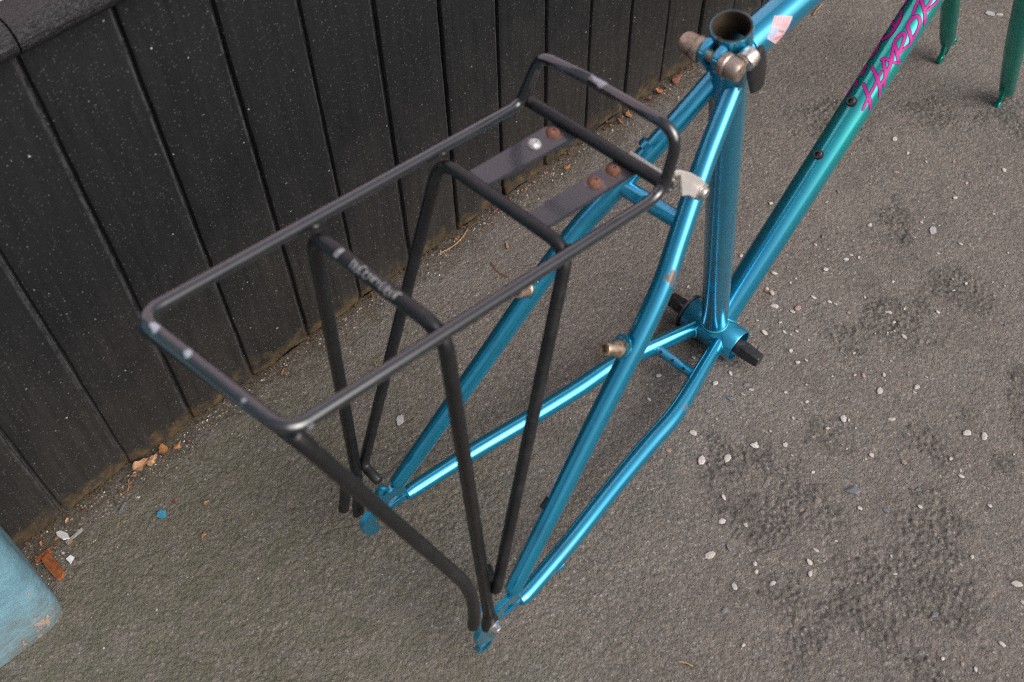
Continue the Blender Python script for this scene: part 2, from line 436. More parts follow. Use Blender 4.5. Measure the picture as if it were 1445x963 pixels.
MT['plastic'] = plain('black_plastic', (0.018, 0.018, 0.020), 0.45, 0.3)
MT['weld'] = plain('weld_bead', (0.05, 0.36, 0.44), 0.35, 0.4, 260, 0.5)
MT['magenta'] = plain('magenta_print', (0.50, 0.008, 0.27), 0.32, 0.15, 60)
MT['outline'] = plain('dark_print_edge', (0.03, 0.012, 0.06), 0.35, 0.1)
MT['white_print'] = plain('worn_white_print', (0.30, 0.30, 0.32), 0.6, 0.75, 420)
MT['pinkpaper'] = plain('faded_sticker', (0.62, 0.42, 0.46), 0.35, 0.12, 80)
MT['redprint'] = plain('faded_red_stripe', (0.64, 0.24, 0.29), 0.35, 0.2, 90)
MT['blueprint'] = plain('faded_blue_patch', (0.34, 0.40, 0.58), 0.35, 0.2, 90)
MT['greyprint'] = plain('faded_grey_print', (0.25, 0.24, 0.26), 0.4, 0.4, 300)
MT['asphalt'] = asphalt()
MT['plank'] = plank_mat()
MT['mould'] = moulding_mat()
MT['pillar'] = blue_pillar_mat()
MT['plaster'] = plain('pale_plaster', (0.62, 0.52, 0.60), 0.8, 0.12, 20)
MT['chip'] = plain('pale_stone', (0.54, 0.49, 0.46), 0.8, 0.35, 300)
MT['chipgrey'] = plain('grey_stone', (0.17, 0.175, 0.195), 0.75, 0.3, 200)
MT['chippink'] = plain('pinkish_stone', (0.36, 0.25, 0.21), 0.8, 0.3, 260)
MT['slate'] = plain('blue_grey_slate', (0.155, 0.165, 0.19), 0.7, 0.25, 160)
MT['leaf'] = plain('dry_leaf', (0.42, 0.19, 0.075), 0.75, 0.55, 150)
MT['leafpale'] = plain('pale_dry_leaf', (0.50, 0.29, 0.16), 0.75, 0.45, 150)
MT['leafred'] = plain('red_brown_leaf', (0.24, 0.085, 0.055), 0.7, 0.5, 150)
MT['bark'] = plain('orange_bark', (0.34, 0.105, 0.03), 0.8, 0.6, 200)
MT['straw'] = plain('straw', (0.45, 0.27, 0.12), 0.8, 0.4, 200)
MT['white'] = plain('white_scrap', (0.66, 0.67, 0.70), 0.6, 0.15, 200)
MT['splash'] = plain('dried_splash', (0.40, 0.40, 0.41), 0.8, 0.3, 200)
MT['greyscrap'] = plain('grey_scrap', (0.30, 0.31, 0.30), 0.6, 0.3, 200)
MT['bluefleck'] = plain('blue_paint_drop', (0.05, 0.27, 0.42), 0.6, 0.4, 350)
MT['moss'] = plain('rusty_moss', (0.13, 0.085, 0.035), 0.95, 0.6, 200)
Mg = Mat('loose_grit')
Mg.set(Mg.n('ShaderNodeAttribute', attribute_name='tint').outputs['Color'], 0.85)
MT['grit'] = Mg.m


# ------------------------------------------------------------------ mesh helpers
V = Vector


class MB:
    def __init__(self):
        self.v, self.f = [], []

    def add(self, verts, faces):
        k = len(self.v)
        self.v += [tuple(p) for p in verts]
        self.f += [tuple(i + k for i in f) for f in faces]

    def ringstack(self, rings, cap0=True, cap1=True, close=True):
        n = len(rings[0])
        vs = [p for r in rings for p in r]
        fs = []
        for i in range(len(rings) - 1):
            for j in range(n if close else n - 1):
                a, b = i * n + j, i * n + (j + 1) % n
                fs.append((a, b, b + n, a + n))
        if cap0:
            fs.append(tuple(range(n - 1, -1, -1)))
        if cap1:
            fs.append(tuple(range((len(rings) - 1) * n, len(rings) * n)))
        self.add(vs, fs)

    def tube(self, path, rad, seg=20, caps=True, squash=None):
        P = [V(p) for p in path]
        m = len(P)
        rs = [rad] * m if isinstance(rad, (int, float)) else list(rad)
        T = []
        for i in range(m):
            t = (P[min(i + 1, m - 1)] - P[max(i - 1, 0)])
            T.append(t.normalized())
        up = V((0, 1, 0)) if abs(T[0].y) < 0.9 else V((0, 0, 1))
        nrm = (up - T[0] * up.dot(T[0])).normalized()
        rings = []
        for i in range(m):
            nrm = (nrm - T[i] * nrm.dot(T[i])).normalized()
            bi = T[i].cross(nrm)
            sx, sy = (1, 1) if squash is None else squash(i / (m - 1))
            rings.append([P[i] + nrm * (math.cos(2 * math.pi * j / seg) * rs[i] * sx) + bi * (math.sin(2 * math.pi * j / seg) * rs[i] * sy) for j in range(seg)])
        if caps:
            c0 = [P[0] - T[0] * rs[0] * 0.25 + (q - P[0]) * 0.72 for q in rings[0]]
            c1 = [P[-1] + T[-1] * rs[-1] * 0.25 + (q - P[-1]) * 0.72 for q in rings[-1]]
            rings = [c0] + rings + [c1]
        self.ringstack(rings, caps, caps)

    def lathe(self, p, axis, prof, seg=24, cap0=True, cap1=True):
        """prof: list of (radius, height along axis)"""
        p, a = V(p), V(axis).normalized()
        u = a.orthogonal().normalized()
        w_ = a.cross(u)
        rings = [[p + a * h + u * (math.cos(2 * math.pi * j / seg) * r) + w_ * (math.sin(2 * math.pi * j / seg) * r) for j in range(seg)] for r, h in prof]
        self.ringstack(rings, cap0, cap1)

    def prism(self, poly, o, u, v, nrm, t):
        """polygon in plane (o,u,v) thickened by t on both halves of nrm, bevel-free"""
        o, u, v, nrm = V(o), V(u), V(v), V(nrm)
        n = len(poly)
        a = [o + u * x + v * y - nrm * t / 2 for x, y in poly]
        b = [o + u * x + v * y + nrm * t / 2 for x, y in poly]
        self.add(a + b, [tuple(range(n - 1, -1, -1)), tuple(range(n, 2 * n))] + [(i, (i + 1) % n, (i + 1) % n + n, i + n) for i in range(n)])

    def box(self, lo, hi):
        x0, y0, z0 = lo
        x1, y1, z1 = hi
        self.add([(x0, y0, z0), (x1, y0, z0), (x1, y1, z0), (x0, y1, z0), (x0, y0, z1), (x1, y0, z1), (x1, y1, z1), (x0, y1, z1)],
                 [(3, 2, 1, 0), (4, 5, 6, 7), (0, 1, 5, 4), (1, 2, 6, 5), (2, 3, 7, 6), (3, 0, 4, 7)])

    def mesh(self, name, mat, sharp=35, fix=True):
        me = bpy.data.meshes.new(name)
        me.from_pydata(self.v, [], self.f)
        if fix:
            bm = bmesh.new()
            bm.from_mesh(me)
            bmesh.ops.recalc_face_normals(bm, faces=bm.faces)
            bm.to_mesh(me)
            bm.free()
        me.materials.append(mat)
        me.polygons.foreach_set('use_smooth', [True] * len(me.polygons))
        me.set_sharp_from_angle(angle=R(sharp))
        return me

    def build(self, name, mat, parent=None, sharp=35, bevel=0.0, **tags):
        me = self.mesh(name, MT[mat] if isinstance(mat, str) else mat, sharp)
        if bevel:
            bm = bmesh.new()
            bm.from_mesh(me)
            ed = [e for e in bm.edges if len(e.link_faces) == 2 and e.calc_face_angle(0) > R(40)]
            bmesh.ops.bevel(bm, geom=ed, offset=bevel, segments=2, affect='EDGES', clamp_overlap=True)
            bm.to_mesh(me)
            bm.free()
            me.polygons.foreach_set('use_smooth', [True] * len(me.polygons))
            me.set_sharp_from_angle(angle=R(50))
        return link(name, me, parent, **tags)


def link(name, data, parent=None, **tags):
    o = bpy.data.objects.new(name, data)
    C.objects.link(o)
    if parent is not None:
        o.parent = parent
    for k, v in tags.items():
        o[k] = v
    return o


def thing(name, label, cat, loc=(0, 0, 0), rot=(0, 0, 0), group=None):
    o = link(name, None)
    o.location, o.rotation_euler = loc, rot
    o['label'], o['category'] = label, cat
    if group:
        o['group'] = group
    return o


def fillet(pts, rad, n=8):
    """round the inner corners of a polyline"""
    P = [V(p) for p in pts]
    rr = rad if isinstance(rad, (list, tuple)) else [rad] * len(P)
    out = [P[0]]
    for i in range(1, len(P) - 1):
        a, b, c = P[i - 1], P[i], P[i + 1]
        d1, d2 = (a - b), (c - b)
        ang = d1.angle(d2)
        t = min(rr[i] / max(math.tan(ang / 2), 1e-4), d1.length * 0.48, d2.length * 0.48)
        p, q = b + d1.normalized() * t, b + d2.normalized() * t
        for k in range(n + 1):
            s = k / n
            out.append(p * (1 - s) ** 2 + b * (2 * s * (1 - s)) + q * s ** 2)
    out.append(P[-1])
    return out


def spline(pts, n=8):
    """Catmull-Rom through the points"""
    P = [V(p) for p in pts]
    P = [P[0] * 2 - P[1]] + P + [P[-1] * 2 - P[-2]]
    out = []
    for i in range(1, len(P) - 2):
        a, b, c, d = P[i - 1:i + 3]
        for k in range(n):
            t = k / n
            out.append(0.5 * ((2 * b) + (c - a) * t + (2 * a - 5 * b + 4 * c - d) * t * t + (3 * b - a - 3 * c + d) * t ** 3))
    out.append(P[-2])
    return out


def lerp(a, b, t):
    return V(a) * (1 - t) + V(b) * t


# ------------------------------------------------------------------ numpy noise for the ground
nr = np.random.RandomState(3)
TAB = nr.rand(512, 512)


def vnoise(x, y, seed=0):
    xi, yi = np.floor(x).astype(int), np.floor(y).astype(int)
    fx, fy = x - xi, y - yi
    fx, fy = fx * fx * (3 - 2 * fx), fy * fy * (3 - 2 * fy)
    h = lambda i, j: TAB[(i + seed * 37) % 512, (j + seed * 101) % 512]
    return (h(xi, yi) * (1 - fx) + h(xi + 1, yi) * fx) * (1 - fy) + (h(xi, yi + 1) * (1 - fx) + h(xi + 1, yi + 1) * fx) * fy


def fbm(x, y, seed=0, oct=4):
    s, a, tot = 0, 0.5, 0
    for o in range(oct):
        s = s + a * vnoise(x * 2 ** o, y * 2 ** o, seed + o)
        tot += a
        a *= 0.55
    return s / tot


def worley(x, y, seed=0):
    xi, yi = np.floor(x).astype(int), np.floor(y).astype(int)
    best = np.full(x.shape, 9.0)
    cid = np.zeros(x.shape)
    for dx in (-1, 0, 1):
        for dy in (-1, 0, 1):
            a, b = (xi + dx + seed * 53) % 512, (yi + dy + seed * 17) % 512
            px, py = xi + dx + TAB[a, b], yi + dy + TAB[b, a]
            d = np.hypot(px - x, py - y)
            m = d < best
            best = np.where(m, d, best)
            cid = np.where(m, TAB[(a * 7 + 13) % 512, (b * 3 + 5) % 512], cid)
    return best, cid


PATCH = [(0.505, 0.165, 0.05), (0.56, 0.21, 0.03), (0.545, 0.145, 0.045), (0.60, 0.04, 0.06), (0.52, 0.02, 0.08), (0.70, 0.10, 0.035), (0.82, 0.215, 0.05),
         (0.90, 0.18, 0.04), (1.16, 0.38, 0.05), (1.22, 0.30, 0.05), (0.80, 0.02, 0.07), (0.44, 0.09, 0.05), (0.63, 0.18, 0.03), (0.95, 0.30, 0.04), (1.05, 0.47, 0.05), (0.52, 0.23, 0.045), (0.745, 0.235, 0.03)]


def ground_field(x, y):
    lo = fbm(x / 0.16, y / 0.16, 1, 4)
    patch = np.zeros_like(x)
    for px, py, pr in PATCH:
        d = np.hypot((x - px), (y - py)) + (fbm(x / 0.03, y / 0.03, 9, 4) - 0.5) * pr * 1.9
        patch = np.maximum(patch, np.clip((pr - d) / (pr * 0.5), 0, 1))
    rough = np.clip((lo - 0.50) * 4.0, 0, 1) * 0.4 + 0.25
    left = np.clip((0.55 - x) / 0.3, 0, 1)
    rough = np.clip(np.maximum(rough * (0.35 + 0.65 * left), patch), 0, 1)
    d1, c1 = worley(x / 0.0052, y / 0.0052, 2)
    d2, c2 = worley(x / 0.0098, y / 0.0098, 5)
    d3, c3 = worley(x / 0.0030, y / 0.0030, 8)
    g1 = np.clip((0.56 - d1) / 0.22, 0, 1) * (0.15 + 0.85 * c1) * 0.5
    g2 = np.clip((0.40 - d2) / 0.2, 0, 1) * (c2 > 0.62) * 0.28
    g3 = np.clip(0.6 - d3, 0, 1) * c3
    h = (fbm(x / 0.11, y / 0.11, 3, 3) - 0.5) * 0.0024
    h = h + (g1 * 0.0030 + g2 * 0.0030 + g3 * 0.0014) * (0.16 + 1.0 * rough) - 0.0010 * patch
    pit = np.clip(fbm(x / 0.012, y / 0.012, 6, 3) - 0.60, 0, 1) * 6
    h = h - pit * 0.0005 * (0.25 + rough)
    grain = np.where(g2 > 0.02, c2 * 0.9, 0.25 + 0.5 * c1) * 0.6 + 0.4 * c3
    lf = np.clip((0.62 - x - 0.25 * (y - 0.2)) / 0.25, 0, 1) * np.clip((lo - 0.36) * 3.2, 0.15, 1) * 0.62
    return h, grain, np.maximum(patch * (0.35 + 0.65 * np.clip((fbm(x / 0.02, y / 0.02, 12, 3) - 0.3) * 3, 0, 1)), lf).clip(0, 1)


def axis_vals(lo, hi, step):
    a = list(np.arange(lo, hi + step / 2, step))
    d, x = step, a[-1]
    while x < 40:
        d *= 1.35
        x += d
        a.append(x)
    d, x = step, lo
    while x > -40:
        d *= 1.35
        x -= d
        a.insert(0, x)
    return np.array(a)


XS, YS = axis_vals(-0.16, 1.56, 0.0015), axis_vals(-0.15, 0.70, 0.0015)
GX, GY = np.meshgrid(XS, YS)
gh, ggrain, ggrit = ground_field(GX, GY)
inner = np.clip(1.2 - np.maximum(np.abs(GX - 0.70) - 0.86, np.abs(GY - 0.275) - 0.43) / 0.08, 0, 1)
gh = gh * inner
nx, ny = len(XS), len(YS)
gm = bpy.data.meshes.new('ground')
co = np.stack([GX, GY, gh - 0.0012], -1).reshape(-1, 3)
gm.vertices.add(nx * ny)
gm.vertices.foreach_set('co', co.ravel().astype(np.float32))
ii = (np.arange(ny - 1)[:, None] * nx + np.arange(nx - 1)[None, :]).ravel()
quads = np.stack([ii, ii + 1, ii + nx + 1, ii + nx], -1)
gm.loops.add(quads.size)
gm.loops.foreach_set('vertex_index', quads.ravel().astype(np.int32))
gm.polygons.add(len(quads))
gm.polygons.foreach_set('loop_start', (np.arange(len(quads)) * 4).astype(np.int32))
gm.polygons.foreach_set('use_smooth', np.ones(len(quads), bool))
gm.update()
for nm, arr in (('grain', ggrain), ('grit', ggrit), ('hollow', gh)):
    gm.attributes.new(nm, 'FLOAT', 'POINT').data.foreach_set('value', arr.ravel().astype(np.float32))
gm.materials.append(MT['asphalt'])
ground = link('ground', gm, kind='structure')


def gz(x, y):
    h, _, _ = ground_field(np.array([x]), np.array([y]))
    return float(h[0]) - 0.0012

# ------------------------------------------------------------------ boarded wall
WY, WX0, WS = 0.6729, 0.0143, 0.0782
wall = thing('boarded_wall', 'black painted wall of upright boards standing along the asphalt', 'wall', (1.0, WY, 0))
for i in range(-9, 26):
    g = 0.0042 + rng.uniform(-0.0010, 0.0012)
    xa, xb = WX0 + i * WS + g / 2, WX0 + (i + 1) * WS - g / 2
    if xb < -0.02:
        continue
    off = rng.uniform(-0.0012, 0.0012)
    ztop = 0.4745 if i < 26 else 0.4745
    zs = [0.0] + [0.006, 0.016] + list(np.linspace(0.03, ztop, 20))
    foot = [rng.uniform(0.001, 0.008) for _ in range(9)]
    if i in (0, 6, 8):
        foot[1] += 0.016
        foot[2] += 0.008
    if i in (4, 12):
        foot[7] += 0.012
    rings = []
    wob = [rng.uniform(-0.0005, 0.0005) for _ in zs]
    wob2 = [rng.uniform(-0.0006, 0.0006) for _ in zs]
    for k, z in enumerate(zs):
        a, b = xa + wob[k], xb + wob2[k]
        prof = [(a, 0.0059), (a, 0.0035), (a + 0.0008, 0.0012), (a + 0.003, 0.0), (a + (b - a) * 0.33, -0.0003), (a + (b - a) * 0.66, -0.0003), (b - 0.003, 0.0), (b - 0.0008, 0.0012), (b, 0.0035), (b, 0.0059)]
        rings.append([(x - 1.0, y + off, (z + foot[min(q, 8)] * max(0, 1 - z / 0.03)) if k < 3 else z) for q, (x, y) in enumerate(prof)])
    m = MB()
    m.ringstack(rings, True, True)
    m.build('plank', 'plank', wall, 40)
m = MB()
m.box((-1.35, 0.0062, 0.001), (1.08, 0.045, 0.4742))
m.build('backing_board', 'plank', wall)
# moulding along the top of the boards
prof = [(0.03, 0.4746), (-0.003, 0.4746), (-0.0060, 0.4758), (-0.0068, 0.4775), (-0.0055, 0.4792), (-0.0030, 0.4802), (-0.0045, 0.4822), (-0.0090, 0.4840), (-0.0150, 0.4850)] + [(-0.0165 - 0.0125 * math.sin(math.pi * k / 12), 0.4975 - 0.0125 * math.cos(math.pi * k / 12)) for k in range(0, 13)] + [(-0.010, 0.5104), (-0.001, 0.5106), (0.03, 0.5106)]
for xa, xb in ((-0.36, 0.1668), (0.1684, 1.30), (1.3012, 2.1)):
    m = MB()
    n = max(2, int((xb - xa) / 0.02))
    rings = []
    for k in range(n + 1):
        x = xa + (xb - xa) * k / n
        j = 0.0008 * math.sin(x * 31) + rng.uniform(-0.0003, 0.0003)
        rings.append([(x - 1.0, y + j * (0 if y > 0.02 else 1), z + j * 0.5) for y, z in prof])
    m.ringstack(rings)
    m.build('moulding', 'mould', wall, 50)
m = MB()
m.box((-1.36, 0.004, 0.5107), (1.1, 0.05, 1.6))
m.build('plaster_panel', 'plaster', wall)

# moss and trodden dirt at the foot of the boards
m = MB()
for k in range(1500):
    x = rng.uniform(-0.03, 1.75)
    dens = 0.35 + 0.65 * float(vnoise(np.array([x / 0.05]), np.array([3.3]), 2)[0])
    if rng.random() > dens ** 2:
        continue
    y, z, s = WY - abs(rng.gauss(0, 0.0028)) - 0.0004, abs(rng.gauss(0, 0.0035)) + 0.001, rng.uniform(0.0012, 0.0034)
    p = V((x, y, z + gz(x, y)))
    pts = [p + V((rng.uniform(-1, 1), rng.uniform(-1, 0.6), rng.uniform(-0.7, 1))) * s for _ in range(4)]
    m.add(pts, [(0, 1, 2), (0, 2, 3), (0, 3, 1), (1, 3, 2)])
m.build('moss', 'moss', None, kind='stuff', label='orange brown moss growing along the foot of the boards', category='moss')

# ------------------------------------------------------------------ blue pillar
pil = MB()
rr = 0.017
xr, yf = -0.0365, 0.5735
ring = [(-0.34, WY + 0.02), (-0.34, yf)]
for k in range(9):
    a = -math.pi / 2 + (math.pi / 2) * k / 8
    ring.append((xr - rr + rr * math.cos(a), yf + rr + rr * math.sin(a)))
ring.append((xr, WY + 0.02))
zs = [-0.004, 0.002, 0.008, 0.02] + list(np.linspace(0.05, 1.7, 34))
rings = []
for k, z in enumerate(zs):
    f = 0.0022 if z < 0.004 else 0.0
    row = []
    for q, (x, y) in enumerate(ring):
        j = 0.0014 * (float(vnoise(np.array([x * 40 + q * 1.7]), np.array([z * 45]), 4)[0]) - 0.5)
        row.append((x - (f if x > -0.3 else 0) + j + 0.188, y + (f if y < WY else 0) - j - 0.62, z))
    rings.append(row)
pil.ringstack(rings)
pr_ = thing('pillar', 'pale blue painted pillar with flaking rounded corner against the black boards', 'pillar', (-0.188, 0.62, 0))
pil.build('shaft', 'pillar', pr_, 55)

# ------------------------------------------------------------------ bicycle frame (local axes: x forward, y left, z up, origin in the bottom bracket)
POSE = dict(loc=(0.6421, 0.3419, 0.022), rot=(R(2.1179), R(2.2177), R(0.5167)))
bike = thing('bicycle_frame', 'metallic blue bare bicycle frame fading to teal, without wheels, standing on asphalt', 'bicycle frame', **POSE)
aST, aDT = R(74.65), R(51.4992)
uST, uDT = V((-math.cos(aST), 0, math.sin(aST))), V((math.cos(aDT), 0, math.sin(aDT)))


def straight(p, q, n):
    return [lerp(p, q, k / n) for k in range(n + 1)]


# seat tube: open at the top
TOP = V((-0.1241, 0, 0.4516))
Lst = TOP.length
uST = TOP.normalized()
st = MB()
st.lathe(V((0, 0, 0)) + uST * 0.012, uST, [(0.0143, 0), (0.0143, 0.10), (0.0143, 0.25), (0.0144, Lst - 0.055), (0.0151, Lst - 0.047), (0.0156, Lst - 0.044), (0.0156, Lst - 0.0135), (0.0153, Lst - 0.012), (0.0136, Lst - 0.012), (0.0133, Lst - 0.0135), (0.0133, Lst - 0.20)], 40, False, False)
seat_tube = st.build('seat_tube', 'paint', bike, 40)
m = MB()
m.lathe(uST * (Lst - 0.1832), uST, [(0.0132, 0), (0.0132, 0.1815), (0.0134, 0.1834), (0.0147, 0.1836), (0.0149, 0.1828)], 40, True, False)
m.build('bore', 'bore', seat_tube, 40)
# slot at the back of the collar
m = MB()
bx_ = V((-uST.z, 0, uST.x))  # rearwards
cpos = uST * (Lst - 0.010)
side = V((0, 1, 0))
m.prism([(0.0128, -0.03), (0.0162, -0.03), (0.0162, 0.0006), (0.0128, 0.0006)], uST * (Lst - 0.0002), bx_, uST, side, 0.0022)
m.build('slot', 'dark', seat_tube)

# seat binder: two ears, nuts, bolt and the quick release lever
cl = MB()
ax = uST * (Lst - 0.0115) + bx_ * 0.0215
for s in (1, -1):
    ear = [(0.0150, -0.030), (0.0150, -0.036), (0.0195, -0.032), (0.0260, -0.0190), (0.0285, -0.0120), (0.0270, -0.0055), (0.0215, -0.0022), (0.0150, -0.0018)]
    cl.prism(ear, uST * Lst + side * (s * 0.0062), bx_, uST, side, 0.0062)
ears = cl.build('seat_clamp', 'paint', bike, 30, bevel=0.0012)
m = MB()
m.lathe(ax - side * 0.012, side, [(0.0042, 0), (0.0042, 0.024)], 20)
m.build('clamp_bolt', 'brass', ears)
m = MB()
m.lathe(ax + side * 0.0093, side, [(0.0092, 0), (0.0096, 0.0012), (0.0096, 0.0042), (0.0086, 0.0052), (0.0084, 0.0070), (0.0086, 0.0076), (0.0082, 0.0138), (0.0068, 0.0164), (0.003, 0.0172)], 28)
m.build('clamp_nut', 'rusty', ears, 40)
m = MB()
m.lathe(ax - side * 0.0093, -side, [(0.0084, 0), (0.0089, 0.0012), (0.0089, 0.0044), (0.0080, 0.0054), (0.0082, 0.0064), (0.0084, 0.0070), (0.0081, 0.0138), (0.0067, 0.0160), (0.003, 0.0166)], 28)
m.build('clamp_cap', 'rusty', ears, 40)
m = MB()
m.lathe(ax - side * 0.0215 + bx_ * -0.007 + uST * 0.001, bx_ * -1, [(0.0052, 0), (0.0074, 0.0012), (0.0078, 0.006), (0.0070, 0.0105), (0.004, 0.0125)], 22)
lev = m.build('lever_boss', 'steel', ears, 40)
m = MB()
lp = ax - side * 0.0235 - bx_ * 0.0185 - uST * 0.002
path = spline([lp + uST * 0.004, lp - uST * 0.008 - bx_ * 0.002, lp - uST * 0.020 - bx_ * 0.004, lp - uST * 0.0335 - bx_ * 0.003 - side * 0.002], 6)
n = len(path)
m.tube(path, [0.0062 * (0.75 + 0.5 * math.sin(math.pi * min(1, 0.15 + 0.75 * k / (n - 1)))) for k in range(n)], 16, True, lambda t: (0.5, 1.35))
m.build('quick_release_lever', 'plastic', ears, 40)

# bottom bracket
m = MB()
m.lathe((0, -0.034, 0), (0, 1, 0), [(0.0176, 0.010), (0.0176, 0.0004), (0.0181, 0), (0.0196, 0), (0.0201, 0.0007), (0.0201, 0.0673), (0.0196, 0.068), (0.0181, 0.068), (0.0176, 0.0676), (0.0176, 0.058)], 48, True, True)
bb = m.build('bottom_bracket', 'paint', bike, 40)
m = MB()
m.lathe((0, 0.0344, 0), (0, 1, 0), [(0.0178, 0), (0.0215, 0.0002), (0.0215, 0.0030), (0.0200, 0.0036), (0.0110, 0.0036)], 36)
m.build('lock_ring', 'spindle', bb, 40)
m = MB()
m.lathe((0, -0.0245, 0), (0, -1, 0), [(0.0175, 0), (0.0168, 0.0032), (0.0095, 0.0040)], 36)
m.build('bearing_cup', 'spindle', bb, 40)
for s in (1, -1):
    m = MB()
    m.lathe((0, s * 0.018, 0), (0, s, 0), [(0.0085, 0), (0.0085, 0.0200), (0.0078, 0.0215)], 24)
    rings = []
    for h, r in ((0.0380, 0.0086), (0.0420, 0.0084), (0.0605, 0.0074), (0.0622, 0.0066)):
        rings.append([V((r * 1.12 * math.cos(a + 0.55), s * h, r * 1.12 * math.sin(a + 0.55))) for a in (0.14, math.pi / 2 - 0.14, math.pi / 2 + 0.14, math.pi - 0.14, math.pi + 0.14, 1.5 * math.pi - 0.14, 1.5 * math.pi + 0.14, 2 * math.pi - 0.14)])
    m.ringstack(rings)
    m.build('spindle', 'spindle', bb, 30)


def weld(m, p, axis, r, amp=0.0011, n=26, lo=0, hi=2 * math.pi, tilt=None):
    """a lumpy bead round a tube joint"""
    p, a = V(p), V(axis).normalized()
    u = a.orthogonal().normalized()
    w_ = a.cross(u)
    pts, rad = [], []
    for k in range(n * 2 + 1):
        t = lo + (hi - lo) * k / (n * 2)
        pts.append(p + u * (math.cos(t) * r) + w_ * (math.sin(t) * r) + (a * tilt(t) if tilt else a * 0))
        rad.append(amp * (1.25 if k % 2 else 0.9))
    m.tube(pts, rad, 8)


# down tube, top tube, head tube
HT0, HT1 = V((0.349, 0, 0.405)), V((0.278, 0, 0.512))
uHT = (HT1 - HT0).normalized()
m = MB()
m.tube(straight(uDT * 0.014, uDT * 0.553, 30), 0.0158, 40)
down = m.build('down_tube', 'paint', bike)
m = MB()
A0, A1 = V((-0.104, 0, 0.4217)), V((0.292, 0, 0.4877))
m.tube(straight(A0, A1, 20), 0.01425, 40)
top = m.build('top_tube', 'paint', bike)
m = MB()
m.lathe(HT0, uHT, [(0.0182, 0), (0.0182, 0.012), (0.0172, 0.013), (0.0172, 0.116), (0.0182, 0.117), (0.0182, 0.128), (0.0135, 0.1285), (0.0135, 0.06)], 36)
m.build('head_tube', 'paint', bike)

# bottle bolts on the down tube
e1, e2 = V((0, 1, 0)), uDT.cross(V((0, 1, 0)))
for s_, th in ((0.2166, 1.456), (0.2769, 1.423)):
    nrm = e1 * math.cos(th) + e2 * math.sin(th)
    p = uDT * s_ + nrm * 0.0154
    m = MB()
    m.lathe(p, nrm, [(0.0052, 0), (0.0054, 0.0012), (0.0042, 0.0014), (0.0044, 0.0046), (0.0040, 0.0052), (0.0024, 0.0052), (0.0023, 0.0022)], 22)
    bo = m.build('bottle_bolt', 'spindle', down, 40)


# lettering and sticker wrapped on the tubes
def strip(m, pts, w0, R0, org, d, taper=True, nseg=7):
    """a brush stroke given as (distance along the tube, angle) laid on a cylinder of radius R0"""
    e1_, e2_ = V((0, 1, 0)), V(d).cross(V((0, 1, 0)))
    P = spline([V((s, t * 0.0158, 0)) for s, t in pts], nseg) if len(pts) > 2 else straight(V((pts[0][0], pts[0][1] * 0.0158, 0)), V((pts[1][0], pts[1][1] * 0.0158, 0)), 6)
    n = len(P)
    ext0, ext1 = (P[0] - P[1]).normalized(), (P[-1] - P[-2]).normalized()
    P = [P[0] + ext0 * w0 * 0.42, P[0] + ext0 * w0 * 0.25] + P + [P[-1] + ext1 * w0 * 0.25, P[-1] + ext1 * w0 * 0.42]
    n = len(P)
    L, Rr = [], []
    for i in range(n):
        t = (P[min(i + 1, n - 1)] - P[max(i - 1, 0)]).normalized()
        nn = V((-t.y, t.x, 0))
        k = i / (n - 1)
        wd = w0 * (0.80 + 0.28 * math.sin(math.pi * (0.15 + 0.8 * k))) / 2
        if i in (0, n - 1):
            wd *= 0.35
        elif i in (1, n - 2):
            wd *= 0.85
        for lst, sg in ((L, 1), (Rr, -1)):
            q = P[i] + nn * wd * sg
            th = q.y / 0.0158
            lst.append(V(org) + V(d) * q.x + (e1_ * math.cos(th) + e2_ * math.sin(th)) * R0)
        th = P[i].y / 0.0158
    mid = [V(org) + V(d) * p.x + (e1_ * math.cos(p.y / 0.0158) + e2_ * math.sin(p.y / 0.0158)) * (R0 + 0.00001) for p in P]
    vs = [x for i in range(n) for x in (L[i], mid[i], Rr[i])]
    fs = []
    for i in range(n - 1):
        a = i * 3
        fs += [(a, a + 1, a + 4, a + 3), (a + 1, a + 2, a + 5, a + 4)]
    m.add(vs, fs)


def smooth_tube_normals(o, org, d):
    pass


groups = {}
for kname in LET:
    groups.setdefault(kname[0] if kname[0] in 'HARD' else 'x', []).append(kname)
mo, mf = MB(), MB()
for k, (kname, pts) in enumerate(LET.items()):
    dark = kname.startswith('dark')
    wd = 0.0027 if not dark else 0.0032
    if kname in ('Hbar', 'Abar', 'Rleg', 'R1', 'R2left', 'R2a', 'R2b'):
        wd = 0.0021
    strip(mo, pts, wd + 0.0011, 0.01602 + k * 0.000003, (0, 0, 0), uDT)
    strip(mf, pts, wd, 0.01618 + k * 0.000004, (0, 0, 0), uDT)
lt = mf.build('lettering', 'magenta', down, 60)
mo.build('lettering_outline', 'outline', down, 60)

# flag-like faded sticker on the top tube (s along the tube from T0, angle)
T0 = V((-0.0813, 0, 0.4254))
dTT = V((0.0456, 0, 0.0076)).normalized()
stk = [(0.0091, 1.938), (0.0223, 2.608), (0.0168, 3.094), (0.0009, 3.346), (-0.005, 3.63), (-0.0088, 2.52)]


def patch(m, quad, R0, org, d, n=10):
    e1_, e2_ = V((0, 1, 0)), V(d).cross(V((0, 1, 0)))
    rows = []
    for i in range(n + 1):
        a = [quad[0][c] + (quad[3][c] - quad[0][c]) * i / n for c in (0, 1)]
        b = [quad[1][c] + (quad[2][c] - quad[1][c]) * i / n for c in (0, 1)]
        row = []
        for j in range(n + 1):
            s, th = a[0] + (b[0] - a[0]) * j / n, a[1] + (b[1] - a[1]) * j / n
            row.append(V(org) + V(d) * s + (e1_ * math.cos(th) + e2_ * math.sin(th)) * R0)
        rows.append(row)
    m.ringstack(rows, False, False, False)


